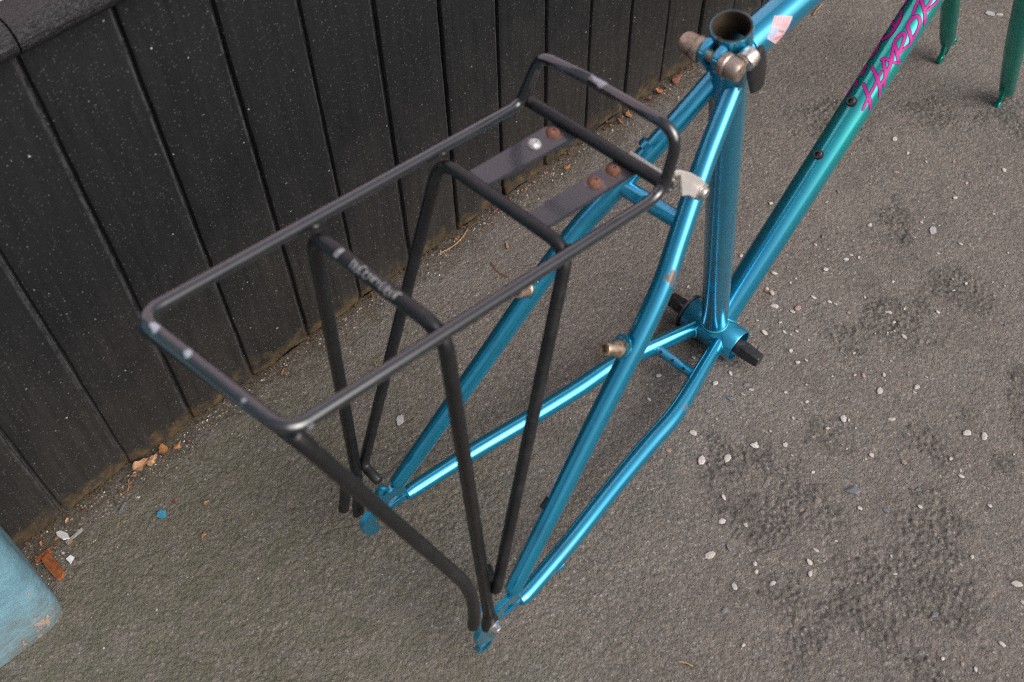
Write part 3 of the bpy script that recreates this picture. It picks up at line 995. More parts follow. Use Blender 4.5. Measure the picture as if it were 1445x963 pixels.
m = MB()
Q = [(0.0085, 1.95), (0.0225, 2.62), (0.0035, 3.55), (-0.0085, 2.58)]
patch(m, Q, 0.01437, T0, dTT)
sk = m.build('sticker', 'pinkpaper', top, 60)
m = MB()
bil = lambda u, v: tuple((Q[0][c] * (1 - u) + Q[1][c] * u) * (1 - v) + (Q[3][c] * (1 - u) + Q[2][c] * u) * v for c in (0, 1))
for k in range(6):
    u0, u1 = 0.06 + k * 0.15, 0.12 + k * 0.15
    patch(m, [bil(u0, 0.03), bil(u1, 0.03), bil(u1, 0.42), bil(u0, 0.42)], 0.01441, T0, dTT, 6)
patch(m, [bil(0.45, 0.80), bil(0.97, 0.62), bil(0.97, 0.72), bil(0.45, 0.97)], 0.01441, T0, dTT, 6)
m.build('red_stripes', 'redprint', sk, 60)
m = MB()
patch(m, [bil(0.02, 0.48), bil(0.40, 0.48), bil(0.40, 0.95), bil(0.02, 0.95)], 0.01441, T0, dTT, 6)
m.build('blue_patch', 'blueprint', sk, 60)
m = MB()
for k in range(5):
    patch(m, [bil(0.48 + k * 0.09, 0.50), bil(0.53 + k * 0.09, 0.50), bil(0.51 + k * 0.09, 0.60), bil(0.46 + k * 0.09, 0.60)], 0.01442, T0, dTT, 3)
m.build('grey_print', 'greyprint', sk, 60)

# seat stays and chain stays (the pairs are mirror images)
SSP = [(-0.1145, 0.0085, 0.398), (-0.1520, 0.0200, 0.3550), (-0.190, 0.0345, 0.309), (-0.2130, 0.0433, 0.2810), (-0.2450, 0.0500, 0.2430), (-0.2976, 0.0576, 0.1805), (-0.3450, 0.0652, 0.1240), (-0.3944, 0.0728, 0.0660), (-0.4015, 0.0738, 0.0575)]
CSP = [(-0.010, 0.0150, 0.0008), (-0.0550, 0.0258, 0.0032), (-0.0980, 0.0368, 0.0056), (-0.1320, 0.0440, 0.0075), (-0.1750, 0.0480, 0.0100), (-0.2400, 0.0560, 0.0138), (-0.3150, 0.0668, 0.0180), (-0.3740, 0.0735, 0.0212), (-0.3905, 0.0745, 0.0222)]
stays = {}
for s in (1, -1):
    path = spline([(x, s * y, z) for x, y, z in SSP], 7)
    n = len(path)
    rad = [float(np.interp(k / (n - 1), [0, 0.2, 0.5, 0.75, 0.96, 1], [0.0080, 0.0088, 0.0093, 0.0084, 0.0070, 0.0058])) for k in range(n)]
    m = MB()
    m.tube(path, rad, 28)
    stays['ss', s] = m.build('seat_stay', 'paint_ss', bike)
    path = spline([(x, s * y, z) for x, y, z in CSP], 7)
    n = len(path)
    rad = [float(np.interp(k / (n - 1), [0, 0.12, 0.35, 0.7, 0.95, 1], [0.0090, 0.0098, 0.0105, 0.0091, 0.0075, 0.0064])) for k in range(n)]
    m = MB()
    m.tube(path, rad, 28, True, lambda t: (float(np.interp(t, [0, 0.3, 0.5, 1], [0.86, 0.92, 1, 1])), float(np.interp(t, [0, 0.3, 0.5, 1], [1.2, 1.08, 1, 1]))))
    stays['cs', s] = m.build('chain_stay', 'paint_cs', bike)
# bridges
m = MB()
m.tube(straight((-0.1835, 0.033, 0.3165), (-0.1820, -0.026, 0.3180), 6), 0.0071, 22)
m.lathe((-0.1955, 0.003, 0.3262), (-0.77, 0, 0.64), [(0.0052, -0.006), (0.0052, -0.0066)], 18)
br = m.build('stay_bridge', 'paint', bike)
m = MB()
m.lathe((-0.1832, 0.003, 0.3170), (-0.80, 0, 0.55), [(0.0055, 0), (0.0055, 0.0078), (0.0035, 0.0079), (0.0035, 0.001)], 20)
m.build('bridge_hole', 'dark', br)
m = MB()
m.tube(straight((-0.0705, 0.027, 0.0042), (-0.0695, -0.026, 0.0040), 6), 0.0056, 20)
cb = m.build('chain_stay_bridge', 'paint', bike)
m = MB()
for y in (0.018, 0.002, -0.013):
    m.lathe((-0.0727, y, 0.0075), (-0.62, 0, 0.55), [(0.0017, 0), (0.0017, 0.0021)], 12)
m.build('drain_hole', 'dark', cb)

# weld beads
m = MB()
weld(m, uST * 0.0215, uST, 0.0146, 0.0011, 24, tilt=lambda t: -0.0012)
weld(m, uDT * 0.0205, uDT, 0.0160, 0.0011, 24)
for s in (1, -1):
    d = (V((-0.0289, s * 0.0190, 0.0016)) - V((-0.010, s * 0.0150, 0.0008))).normalized()
    weld(m, V((-0.0205, s * 0.0172, 0.0012)), d, 0.0086, 0.0012, 18)
m.build('weld_bead', 'weld', bb, 60)
m = MB()
weld(m, V((-0.104, 0, 0.4217)) + dTT * 0.003, dTT, 0.0146, 0.0010, 22)
m.build('weld_bead', 'paint', top, 60)

# brake bosses
for s, base, tip in ((-1, V((-0.2500, -0.0478, 0.2370)), V((-0.2810, -0.0405, 0.2590))), (1, V((-0.2540, 0.0530, 0.2320)), V((-0.2850, 0.0475, 0.2540)))):
    d = (tip - base).normalized()
    m = MB()
    m.lathe(base, d, [(0.0078, 0.004), (0.0078, 0.0125), (0.0070, 0.0135)], 22)
    o = m.build('brake_boss', 'paint', bike, 40)
    m = MB()
    m.lathe(base, d, [(0.0070, 0.0130), (0.0070, 0.0160), (0.0058, 0.0168), (0.0057, 0.0318), (0.0052, 0.0330), (0.0033, 0.0330), (0.0032, 0.0270)], 22)
    m.build('stud', 'brass', o, 40)
    m = MB()
    q = base + d * 0.0138
    u = V((0, 0, 1))
    u = (u - d * u.dot(d)).normalized()
    w_ = d.cross(u)
    # spring plate with three holes
    m.prism([(-0.0075, -0.0060), (0.0075, -0.0060), (0.0085, 0.0005), (0.0075, 0.0095), (0.0030, 0.0125), (-0.0030, 0.0125), (-0.0075, 0.0095), (-0.0085, 0.0005)], q, w_, u, d, 0.0018)
    m.build('spring_plate', 'paint', o, 30)
    m = MB()
    for k in (-1, 0, 1):
        m.lathe(q + u * 0.0082 + w_ * (k * 0.0045) + d * 0.0006, d, [(0.0014, 0), (0.0014, 0.0006)], 10)
    m.build('spring_hole', 'brass', o)

# dropouts
DO = [(-0.4069, 0.0567), (-0.4214, 0.0553), (-0.4262, 0.0499), (-0.4405, 0.0435), (-0.4462, 0.034), (-0.445, 0.0202), (-0.4398, 0.0085), (-0.4316, 0.0035), (-0.4246, 0.0055), (-0.4285, 0.0120), (-0.4325, 0.0224), (-0.4284, 0.0257), (-0.4196, 0.0278), (-0.4113, 0.0221), (-0.3991, 0.0190), (-0.3892, 0.0175), (-0.3890, 0.0270), (-0.3985, 0.0300), (-0.4030, 0.0300), (-0.4128, 0.0309), (-0.4146, 0.0350), (-0.4070, 0.0440), (-0.4015, 0.0345), (-0.3960, 0.0335), (-0.3910, 0.0350), (-0.3935, 0.0430), (-0.3985, 0.0560)]
for s in (1, -1):
    m = MB()
    m.prism(DO, (0, s * 0.0745, 0), (1, 0, 0), (0, 0, 1), (0, 1, 0), 0.0052)
    d_o = m.build('dropout', 'paint_cs', bike, 30, bevel=0.0008)
    m = MB()
    if s == 1:
        m.lathe((-0.4170, 0.0715, 0.0615), (0, 1, 0), [(0.0030, 0), (0.0062, 0.0002), (0.0064, 0.001), (0.0064, 0.0058), (0.0060, 0.0066), (0.0030, 0.0068)], 22, False, False)
        m.lathe((-0.4170, 0.0715, 0.0615), (0, 1, 0), [(0.0030, 0.0002), (0.0030, 0.0066)], 22, False, False)
        m.build('eyelet', 'paint', d_o, 40)
    else:
        m.prism([(-0.4262, 0.0499), (-0.4400, 0.0440), (-0.4490, 0.0760), (-0.4450, 0.0860), (-0.4380, 0.0850), (-0.4330, 0.0780)], (0, -0.0745, 0), (1, 0, 0), (0, 0, 1), (0, 1, 0), 0.0050)
        m.build('eyelet', 'paint', d_o, 30)
        m = MB()
        # derailleur hanger below the dropout, with its open eye
        rim = []
        m.lathe((-0.4330, -0.0770, -0.0030), (0, 1, 0), [(0.0055, 0), (0.0098, 0.0001), (0.0101, 0.0006), (0.0101, 0.0056), (0.0098, 0.0061), (0.0055, 0.0062), (0.0055, 0)], 26, False, False)
        m.prism([(-0.4425, 0.0130), (-0.4245, 0.0060), (-0.4265, 0.0020), (-0.4410, 0.0035)], (0, -0.0742, 0), (1, 0, 0), (0, 0, 1), (0, 1, 0), 0.0046)
        m.build('derailleur_hanger', 'paint', d_o, 35)
# cable stops on the right chain stay
m = MB()
m.lathe((-0.3330, -0.0745, 0.0120), (-1, 0, 0), [(0.0040, 0), (0.0042, 0.011), (0.0025, 0.012)], 14)
m.build('cable_stop', 'paint', stays['cs', -1], 40)
m = MB()
m.lathe((-0.345, -0.0590, 0.1290), (-0.64, 0, -0.767), [(0.0034, 0), (0.0036, 0.010), (0.0022, 0.011)], 14)
m.build('cable_stop', 'plastic', stays['ss', -1], 40)

# fork
fk = link('fork', None, bike)
LEG = {1: [(0.6205, 0.0728, 0.0370), (0.596, 0.0715, 0.0693), (0.5501, 0.0695, 0.1337), (0.500, 0.067, 0.2010), (0.440, 0.062, 0.2830), (0.392, 0.052, 0.3490), (0.365, 0.033, 0.3870), (0.350, 0.008, 0.4030)],
       -1: [(0.6085, -0.0330, 0.0180), (0.574, -0.0335, 0.0637), (0.5235, -0.0345, 0.1340), (0.475, -0.0365, 0.2040), (0.420, -0.039, 0.2840), (0.375, -0.038, 0.3480), (0.357, -0.025, 0.3860), (0.349, -0.005, 0.4030)]}
for s in (1, -1):
    path = spline(LEG[s], 8)
    n = len(path)
    m = MB()
    m.tube(path, [float(np.interp(k / (n - 1), [0, 0.03, 0.10, 0.4, 0.8, 1], [0.0098, 0.0105, 0.0108, 0.0128, 0.0150, 0.0150])) for k in range(n)], 28)
    lg = m.build('fork_leg', 'fork', fk)
    yl = LEG[s][0][1]
    ox, oz = ((0.0, 0.0) if s == 1 else (-0.0280, -0.0035))
    po = [(0.6080, 0.0500), (0.6260, 0.0480), (0.6420, 0.0320), (0.6480, 0.0285), (0.6530, 0.0240), (0.6510, 0.0185), (0.6460, 0.0175), (0.6410, 0.0190), (0.6395, 0.0080), (0.6360, 0.0045), (0.6335, 0.0080), (0.6340, 0.0200), (0.6305, 0.0210), (0.6295, 0.0105), (0.6285, 0.0010), (0.6245, -0.0020), (0.6200, 0.0000), (0.6180, 0.0060), (0.6190, 0.0160), (0.6120, 0.0330)]
    m = MB()
    m.prism([(x + ox, z + oz) for x, z in po], (0, yl, 0), (1, 0, 0), (0, 0, 1), (0, 1, 0), 0.0050)
    dro = m.build('fork_dropout', 'fork', fk, 30, bevel=0.0008)
    for ex, ez in ((0.6482, 0.0232), (0.6240, 0.0045)):
        m = MB()
        m.lathe((ex + ox, yl - 0.0032, ez + oz), (0, 1, 0), [(0.0026, 0), (0.0056, 0.0001), (0.0060, 0.0007), (0.0060, 0.0057), (0.0056, 0.0063), (0.0026, 0.0064), (0.0026, 0)], 20, False, False)
        m.build('fork_eyelet', 'fork', fk, 40)
m = MB()
m.lathe(HT0 - uHT * 0.008, uHT, [(0.0190, 0), (0.0195, 0.002), (0.0195, 0.006), (0.0185, 0.0078)], 30)
m.build('fork_crown', 'fork', fk)

# ------------------------------------------------------------------ luggage rack (bolted on; same local axes)
rk = thing('luggage_rack', 'worn black steel luggage rack bolted over the rear of the blue frame', 'luggage rack', **POSE)
RL0, RL1 = V((-0.5671, 0.0557, 0.457)), V((-0.2457, 0.0873, 0.3986))
RR0, RR1 = V((-0.5549, -0.0519, 0.4524)), V((-0.2458, -0.0418, 0.3958))
FHX = -0.238
loop = [lerp(RL0, RR0, 0.5)]
left = [RL0, RL1, V((FHX, 0.0770, 0.4425)), V((FHX, 0.0311, 0.4478))]
right = [RR0, RR1 + V((0.006, 0, 0)), V((FHX, -0.0440, 0.4500)), V((FHX, 0.0311, 0.4478))]
L_ = fillet(loop + left, [0, 0.013, 0.010, 0.014, 0], 9)
R_ = fillet(loop + right, [0, 0.013, 0.018, 0.017, 0], 9)
m = MB()
m.tube(list(reversed(L_)) + R_[1:], 0.0041, 22)
top_loop = m.build('top_loop', 'rod', rk, 60)
m = MB()
m.tube(straight((-0.2350, 0.0880, 0.3955), (-0.2270, -0.0385, 0.3915), 14), 0.0048, 22)
m.build('front_bar', 'rack', rk, 60)
# hoops with their legs
h2L, h2R = V((-0.4500, 0.0640, 0.4300)), V((-0.4440, -0.0440, 0.4258))
h1L, h1R = V((-0.3350, 0.0760, 0.4090)), V((-0.3310, -0.0375, 0.4055))
B2L = V((-0.4360, 0.0900, 0.0240))
B2R = V((-0.4417, -0.0880, 0.0810))
B1L = V((-0.4230, 0.0900, 0.0985))
B1R = V((-0.4375, -0.0880, 0.1330))
m = MB()
foot = lambda t: (1, 1)
m.tube(fillet([V((-0.4305, 0.0909, 0.0915)), h2L, h2R, B2R], 0.020, 10), 0.0050, 22)
hp = m.build('hoop', 'rack', rk, 60, label='rear hoop of the rack with rubbed white print on its bar')
m = MB()
m.tube(straight((-0.4305, 0.0909, 0.0915), B2L, 5), [0.0050, 0.0050, 0.0048, 0.0052, 0.0060, 0.0055], 18, True, lambda t: (1 - 0.45 * t, 1 + 0.15 * t))
m.build('foot', 'rack', hp, 60)
m = MB()
m.tube(straight(lerp(B2R, h2R, 0.055), B2R - V((0, 0, 0.006)), 5), [0.0052, 0.0055, 0.0062, 0.0078, 0.0082, 0.0060], 20, True, lambda t: (1 - 0.42 * t, 1 + 0.05 * t))
m.build('foot', 'rack', hp, 60)
m = MB()
m.tube(fillet([V((-0.4235, 0.0690, 0.0955)), B1L + V((0, 0, -0.002)), h1L, h1R, B1R, B1R + V((0.012, 0.022, -0.004))], [0, 0.009, 0.018, 0.018, 0.009, 0], 10), 0.0046, 22)
m.build('hoop', 'rack', rk, 60)
# rear stays with bent ends
for a, b, c in ((V((-0.5660, 0.0560, 0.4480)), V((-0.4420, 0.0900, 0.0950)), V((-0.4520, 0.0880, 0.0560))), (V((-0.5520, -0.0510, 0.4475)), V((-0.4600, -0.0910, 0.1740)), V((-0.4640, -0.0905, 0.1210)))):
    m = MB()
    m.tube(fillet([a, b, c], 0.060, 12) if a.y > 0 else ([lerp(a, b, t_ * 0.84 / 8) for t_ in range(8)] + [lerp(a, b, 0.84) * (1 - t_) ** 2 + b * (2 * t_ * (1 - t_)) + c * t_ ** 2 for t_ in [q_ / 14 for q_ in range(15)]]), 0.0049, 22)
    m.build('rear_stay', 'rack', rk, 60)
# two strips under the loop with their rivets
strips = [[(-0.3319, 0.0540, 0.4095), (-0.3308, 0.0362, 0.4089), (-0.2270, 0.0405, 0.3902), (-0.2310, 0.0628, 0.3915)],
          [(-0.3282, 0.0012, 0.4077), (-0.3273, -0.0164, 0.4071), (-0.2240, -0.0118, 0.3882), (-0.2240, 0.0072, 0.3886)]]
holes = [[(-0.2474, 0.0524, 'rust'), (-0.2692, 0.0503, 'zinc')], [(-0.2437, -0.0014, 'rust'), (-0.2656, -0.0032, 'rust')]]
for q, hl in zip(strips, holes):
    q = [V(p) for p in q]
    nrm = (q[1] - q[0]).cross(q[3] - q[0]).normalized()
    if nrm.z < 0:
        nrm = -nrm
    m = MB()
    t = 0.0030
    m.add([p for p in q] + [p - nrm * t for p in q], [(0, 1, 2, 3), (7, 6, 5, 4), (0, 4, 5, 1), (1, 5, 6, 2), (2, 6, 7, 3), (3, 7, 4, 0)])
    sp = m.build('mounting_strip', 'plate', rk, 30, bevel=0.0006)
    for x, y, mt in hl:
        u = (x - q[0].x) / (q[3].x - q[0].x)
        z = q[0].z + (q[3].z - q[0].z) * u
        m = MB()
        m.lathe((x, y, z - 0.0006), nrm, [(0.0052, 0), (0.0051, 0.0014), (0.0044, 0.0028), (0.0030, 0.0037), (0.0016, 0.0040), (0.0013, 0.0026)], 22)
        o_ = m.build('rivet', mt, sp, 40, **({'label': 'pale zinc rivet'} if mt == 'zinc' else {}))
# bright bracket tying the front bar to the seat stays
m = MB()
m.prism([(0.004, -0.0030), (0.004, 0.0030), (-0.036, 0.0030), (-0.036, -0.0030)], (-0.2195, 0, 0.3885), (0, 1, 0), (0.60, 0.03, 0.80), (0.80, 0, -0.60), 0.0024)
bk = m.build('bracket', 'bright', rk, 30, bevel=0.0004)
m = MB()
tab = [(-0.2150, 0.3940), (-0.2069, 0.3902), (-0.1903, 0.3769), (-0.1727, 0.36), (-0.1627, 0.347), (-0.1609, 0.3386), (-0.1653, 0.3355), (-0.1746, 0.3403), (-0.1878, 0.3535), (-0.1975, 0.3590), (-0.2000, 0.3670), (-0.2030, 0.3760), (-0.2066, 0.3859), (-0.2130, 0.3880)]
m.prism(tab, (0, -0.0320, 0), (1, 0, 0), (0, 0, 1), (0, 1, 0), 0.0026)
m.build('bracket_tab', 'bright', bk, 30, bevel=0.0007)
m = MB()
m.lathe((-0.1700, -0.0333, 0.3455), (0, -1, 0), [(0.0072, 0), (0.0072, 0.0008), (0.0048, 0.0010), (0.0046, 0.0036), (0.0038, 0.0046), (0.0015, 0.0047)], 20)
m.build('bracket_bolt', 'steel', bk, 40)
m = MB()
m.prism([(-0.2290, 0.3872), (-0.2215, 0.3880), (-0.2180, 0.3850), (-0.2230, 0.3815)], (0, 0.0450, 0), (1, 0, 0), (0, 0, 1), (0, 1, 0), 0.009)
m.build('bracket_tab', 'bright', bk, 30, bevel=0.0006)
# clip round the left seat stay with its loose tail
P0 = V((-0.1580, 0.0245, 0.3475))
d = V((-0.64, 0.22, -0.75)).normalized()
m = MB()
m.lathe(P0, d, [(0.0090, 0), (0.0098, 0.0003), (0.0098, 0.0060), (0.0090, 0.0063)], 26)
cp = m.build('clip', 'paint', rk, 40)
# bolt holding the right foot to the frame
m = MB()
m.lathe(B2R + V((0, 0.013, 0.001)), (0, -1, 0), [(0.0032, 0), (0.0032, 0.0165), (0.0066, 0.0166), (0.0066, 0.0180), (0.0052, 0.0182), (0.0052, 0.0225), (0.0044, 0.0232), (0.0021, 0.0232), (0.0020, 0.0205)], 22)
m.build('foot_bolt', 'steel', rk, 40)
# welds where the hoops meet the loop
for p in (h2L + V((0.003, 0.0018, 0.0030)), h1L + V((0.003, 0.0020, 0.0030)), V((-0.4440, -0.0460, 0.4285)), V((-0.3310, -0.0405, 0.4085)), V((-0.2330, 0.0865, 0.3975)), V((-0.2300, -0.0395, 0.3930))):
    m = MB()
    m.lathe(p - V((0, 0, 0.002)), (0.2, 0.3, 1), [(0.0030, 0), (0.0046, 0.0015), (0.0040, 0.0030), (0.0015, 0.0040)], 12)
    m.build('weld_spot', 'rack', rk, 60)
# rubbed print on the bar of the rear hoop: the remains of a row of capitals
m = MB()
bA, bB = lerp(h2L, h2R, 0.34), lerp(h2L, h2R, 0.70)
db = (bB - bA).normalized()
upv = V((-0.50, -0.05, 0.86))
upv = (upv - db * upv.dot(db)).normalized()
sv = db.cross(upv)


def on_bar(s, a, lift=0.00018):
    return bA + db * s + (upv * math.cos(a) + sv * math.sin(a)) * (0.0050 + lift)


def dash(s0, a0, s1, a1, wd, lift):
    n = 4
    rows = []
    du, dv = (s1 - s0), (a1 - a0) * 0.0050
    ln = math.hypot(du, dv)
    nx_, ny_ = -dv / ln * wd / 2, du / ln * wd / 2
    for k in range(n + 1):
        s, a = s0 + (s1 - s0) * k / n, a0 + (a1 - a0) * k / n
        rows.append([on_bar(s + nx_, a + ny_ / 0.005, lift), on_bar(s - nx_, a - ny_ / 0.005, lift)])
    m.ringstack(rows, False, False, False)


lw = (bB - bA).length
nl = 11
for k in range(nl):
    s0 = lw * (k + 0.1) / nl
    wl = lw * 0.66 / nl
    hi, lo = 0.62, -0.62
    lift = 0.00015 + k * 0.000004
    g = 'IACKIVIINIL'[k]
    dash(s0, hi * rng.uniform(0.6, 1), s0 + wl * 0.1, lo * rng.uniform(0.5, 1), 0.0010, lift)
    if g in 'ACKN':
        dash(s0, hi, s0 + wl, hi * rng.uniform(0.2, 1), 0.0009, lift + 0.000008)
    if g in 'KVNM':
        dash(s0 + wl * 0.2, 0.0, s0 + wl, lo * rng.uniform(0.5, 1), 0.0009, lift + 0.000012)
    if g in 'CL':
        dash(s0, lo, s0 + wl, lo * 0.9, 0.0009, lift + 0.000016)
    if g in 'ANI':
        dash(s0 + wl, hi * rng.uniform(0.4, 1), s0 + wl, lo * rng.uniform(0.4, 1), 0.0010, lift + 0.00002)
dash(-0.012, 0.75, -0.0105, -0.75, 0.0034, 0.00015)
m.build('rubbed_print', 'white_print', hp, 60)

# ------------------------------------------------------------------ stones set in the asphalt
def stone_mesh(name, mat, seed):
    r = random.Random(seed)
    m = MB()
    n = 7
    rings = []
    for z, f in ((-0.35, 0.85), (0.05, 1.0), (0.24, 0.78), (0.32, 0.30)):
        row = []
        for j in range(n):
            a = 2 * math.pi * j / n
            q = random.Random(seed * 31 + j)
            rad = f * (0.36 + 0.20 * q.random())
            row.append((math.cos(a) * rad * 1.15, math.sin(a) * rad * 0.85, z * (0.8 + 0.4 * r.random())))
        rings.append(row)
    m.ringstack(rings)
    return m.mesh(name, MT[mat], 25)


stones = [stone_mesh('stone_chip', 'chip', k) for k in range(7)] + [stone_mesh('stone_chip', 'chippink', 20 + k) for k in range(2)] + [stone_mesh('stone_chip', 'chipgrey', 30 + k) for k in range(2)]
for k, (x, y, s) in enumerate(CHIPS):
    me = stones[k % 7] if k % 9 else stones[7 + (k // 9) % 4]
    o = link('stone_chip', me, ground)
    sc = s * 0.001 * rng.uniform(0.95, 1.2)
    o.scale = (sc, sc * rng.uniform(0.75, 1.0), sc * 0.34)
    o.location = (x, y, gz(x, y) + 0.0009)
    o.rotation_euler = (rng.uniform(-0.15, 0.15), rng.uniform(-0.15, 0.15), rng.uniform(0, 6.28))
for k in range(90):
    x, y = rng.gauss(0.78, 0.16), rng.gauss(0.25, 0.09)
    if y > 0.6 or (x < 0.62 and y > 0.3):
        continue
    o = link('stone_chip', stones[rng.choice((0, 1, 2, 3, 4, 5, 6, 7, 9))], ground)
    sc = rng.uniform(0.0024, 0.0050)
    o.scale = (sc, sc * rng.uniform(0.7, 1.0), sc * 0.4)
    o.location = (x, y, gz(x, y) + 0.0008)
    o.rotation_euler = (rng.uniform(-0.2, 0.2), rng.uniform(-0.2, 0.2), rng.uniform(0, 6.28))
me_s = stone_mesh('stone_chip', 'slate', 77)
for (x, y), s in (((0.591, 0.121), 0.0150), ((0.531, -0.006), 0.0085), ((0.594, 0.085), 0.0065), ((0.637, 0.075), 0.0058), ((0.594, 0.279), 0.0070), ((0.565, 0.286), 0.0075)):
    o = link('stone_chip', me_s if s > 0.007 else stones[9], ground)
    o.scale = (s, s * 0.8, s * 0.35)
    o.location = (x, y, gz(x, y) + 0.0008)
    o.rotation_euler = (0.05, 0.03, rng.uniform(0, 6.28))

# loose grit: thousands of tiny crumbs, thick along the boards
vs, fs, cols = [], [], []
PAL = [((0.045, 0.040, 0.038), 5), ((0.11, 0.095, 0.082), 5), ((0.20, 0.17, 0.145), 3), ((0.40, 0.37, 0.34), 1.6), ((0.56, 0.54, 0.52), 0.3), ((0.19, 0.10, 0.055), 0.9), ((0.33, 0.16, 0.07), 0.35)]
pw = [b for a, b in PAL]
for k in range(15500):
    if k < 5200:
        x = rng.uniform(-0.05, 1.6)
        y = WY - abs(rng.gauss(0, 0.016)) - 0.002
        if x < 0.03:
            y = WY - abs(rng.gauss(0, 0.04)) - 0.002
        s = rng.uniform(0.0006, 0.0021)
    else:
        x, y = rng.uniform(-0.12, 1.52), rng.uniform(-0.12, 0.67)
        s = rng.uniform(0.0005, 0.0013)
    c = rng.choices(PAL, pw)[0][0]
    if k >= 5200 and rng.random() < 0.25:
        c = rng.choice([(0.42, 0.40, 0.38), (0.30, 0.27, 0.25)])
    vs.append((x, y, s))
    cols.append(c)
P = np.array([(a, b) for a, b, c in vs])
hz = ground_field(P[:, 0], P[:, 1])[0] - 0.0012
allv, allf, allc = [], [], []
for (x, y, s), h, c in zip(vs, hz, cols):
    k = len(allv)
    for q in range(3):
        a = q * 2.1 + rng.uniform(0, 1.2)
        allv.append((x + math.cos(a) * s, y + math.sin(a) * s * 0.8, h - 0.0002))
    allv.append((x + rng.uniform(-0.4, 0.4) * s, y + rng.uniform(-0.4, 0.4) * s, h + s * rng.uniform(0.5, 1.0)))
    allf += [(k, k + 1, k + 3), (k + 1, k + 2, k + 3), (k + 2, k, k + 3)]
    allc += [c] * 4
gm2 = bpy.data.meshes.new('loose_grit')
gm2.from_pydata(allv, [], allf)
ca = gm2.color_attributes.new('tint', 'FLOAT_COLOR', 'POINT')
ca.data.foreach_set('color', np.array([(r_, g_, b_, 1) for r_, g_, b_ in allc], np.float32).ravel())
gm2.materials.append(MT['grit'])
link('loose_grit', gm2, kind='stuff', label='loose dark and pale grit scattered over the asphalt and along the boards', category='grit')


# ------------------------------------------------------------------ leaves and litter
def leaf_mesh(name, mat, L, W, curl, seed):
    r = random.Random(seed)
    nu, nv = 9, 5
    topv, botv = [], []
    for i in range(nu):
        u = i / (nu - 1)
        wd = W * (math.sin(math.pi * (u ** 0.7) * 0.94 + 0.06) ** 1.2) * (0.65 + 0.5 * r.random()) / 2
        for j in range(nv):
            t = j / (nv - 1) * 2 - 1
            x = (u - 0.5) * L
            y = t * wd + math.sin(u * 3 + seed) * W * 0.08
            z = curl * L * (0.45 * abs(t) ** 1.3 * (1 if seed % 2 else -0.4) + 0.8 * (u - 0.5) ** 2 + 0.10 * math.sin(u * 11 + t * 5 + seed)) + r.uniform(-0.07, 0.07) * W
            topv.append((x, y, z + 0.0005))
            botv.append((x, y, z))
    m = MB()
    N = nu * nv
    fs = []
    for i in range(nu - 1):
        for j in range(nv - 1):
            a = i * nv + j
            fs.append((a, a + nv, a + nv + 1, a + 1))
            fs.append((a + N, a + 1 + N, a + nv + 1 + N, a + nv + N))
    edge = [j for j in range(nv)] + [i * nv + nv - 1 for i in range(1, nu)] + [(nu - 1) * nv + j for j in range(nv - 2, -1, -1)] + [i * nv for i in range(nu - 2, 0, -1)]
    for a, b in zip(edge, edge[1:] + edge[:1]):
        fs.append((a, b, b + N, a + N))
    m.add(topv + botv, fs)
    return m.mesh(name, MT[mat], 60)


def lay(name, me, x, y, rz, label, cat, group=None, dz=0.001, tilt=(0, 0)):
    o = link(name, me)
    o.location = (x, y, gz(x, y) + dz)
    o.rotation_euler = (tilt[0], tilt[1], rz)
    o['label'], o['category'] = label, cat
    if group:
        o['group'] = group
    return o


lay('dry_leaf', leaf_mesh('dry_leaf', 'leafpale', 0.021, 0.011, 0.5, 1), 0.100, 0.6655, 0.1, 'pale brown curled dry leaf against the foot of the boards, largest of the leaf litter', 'leaf', dz=0.003, tilt=(0.5, 0))
lay('dry_leaf', leaf_mesh('dry_leaf', 'leafpale', 0.017, 0.010, 0.6, 2), 0.1115, 0.6635, 0.5, 'pale crumpled dry leaf pressed against the largest curled leaf by the boards', 'leaf', dz=0.003, tilt=(0.6, 0.1))
lay('dry_leaf', leaf_mesh('dry_leaf', 'leaf', 0.015, 0.012, 0.5, 3), 0.1245, 0.6635, 1.3, 'bright orange crumpled leaf beside the pale curled leaves at the board foot', 'leaf', dz=0.003, tilt=(0.4, 0))
lay('dry_leaf', leaf_mesh('dry_leaf', 'leaf', 0.012, 0.006, 0.3, 4), 0.1400, 0.6600, 0.2, 'small orange leaf at the right end of the leaf litter', 'leaf', dz=0.002)
lay('dry_leaf', leaf_mesh('dry_leaf', 'leaf', 0.013, 0.012, 0.5, 5), 0.937, 0.664, 0.7, 'orange crumpled leaf by the boards below the seat clamp', 'leaf', dz=0.003, tilt=(0.4, 0))
lay('dry_leaf', leaf_mesh('dry_leaf', 'leafred', 0.024, 0.011, 0.3, 6), 0.978, 0.664, 0.15, 'long red brown leaf lying along the boards near the blue seat stay', 'leaf', dz=0.003, tilt=(0.5, 0))
lay('dry_leaf', leaf_mesh('dry_leaf', 'leafred', 0.008, 0.008, 0.5, 7), 0.918, 0.662, 0.3, 'small dark red leaf next to the orange crumpled leaf', 'leaf', dz=0.003)
lay('dry_leaf', leaf_mesh('dry_leaf', 'leaf', 0.014, 0.012, 0.5, 8), 0.873, 0.664, 1.0, 'orange leaf by the boards seen just above the rack front bar', 'leaf', dz=0.003, tilt=(0.5, 0))
lay('dry_leaf', leaf_mesh('dry_leaf', 'leaf', 0.013, 0.007, 0.3, 9), 0.852, 0.662, 1.4, 'narrow orange leaf standing beside the orange leaf behind the rack', 'leaf', dz=0.003, tilt=(0.5, 0))
lay('dry_leaf', leaf_mesh('dry_leaf', 'leaf', 0.012, 0.006, 0.3, 10), 0.740, 0.655, -0.1, 'orange leaf on the asphalt seen between the two rack strips', 'leaf', dz=0.002)
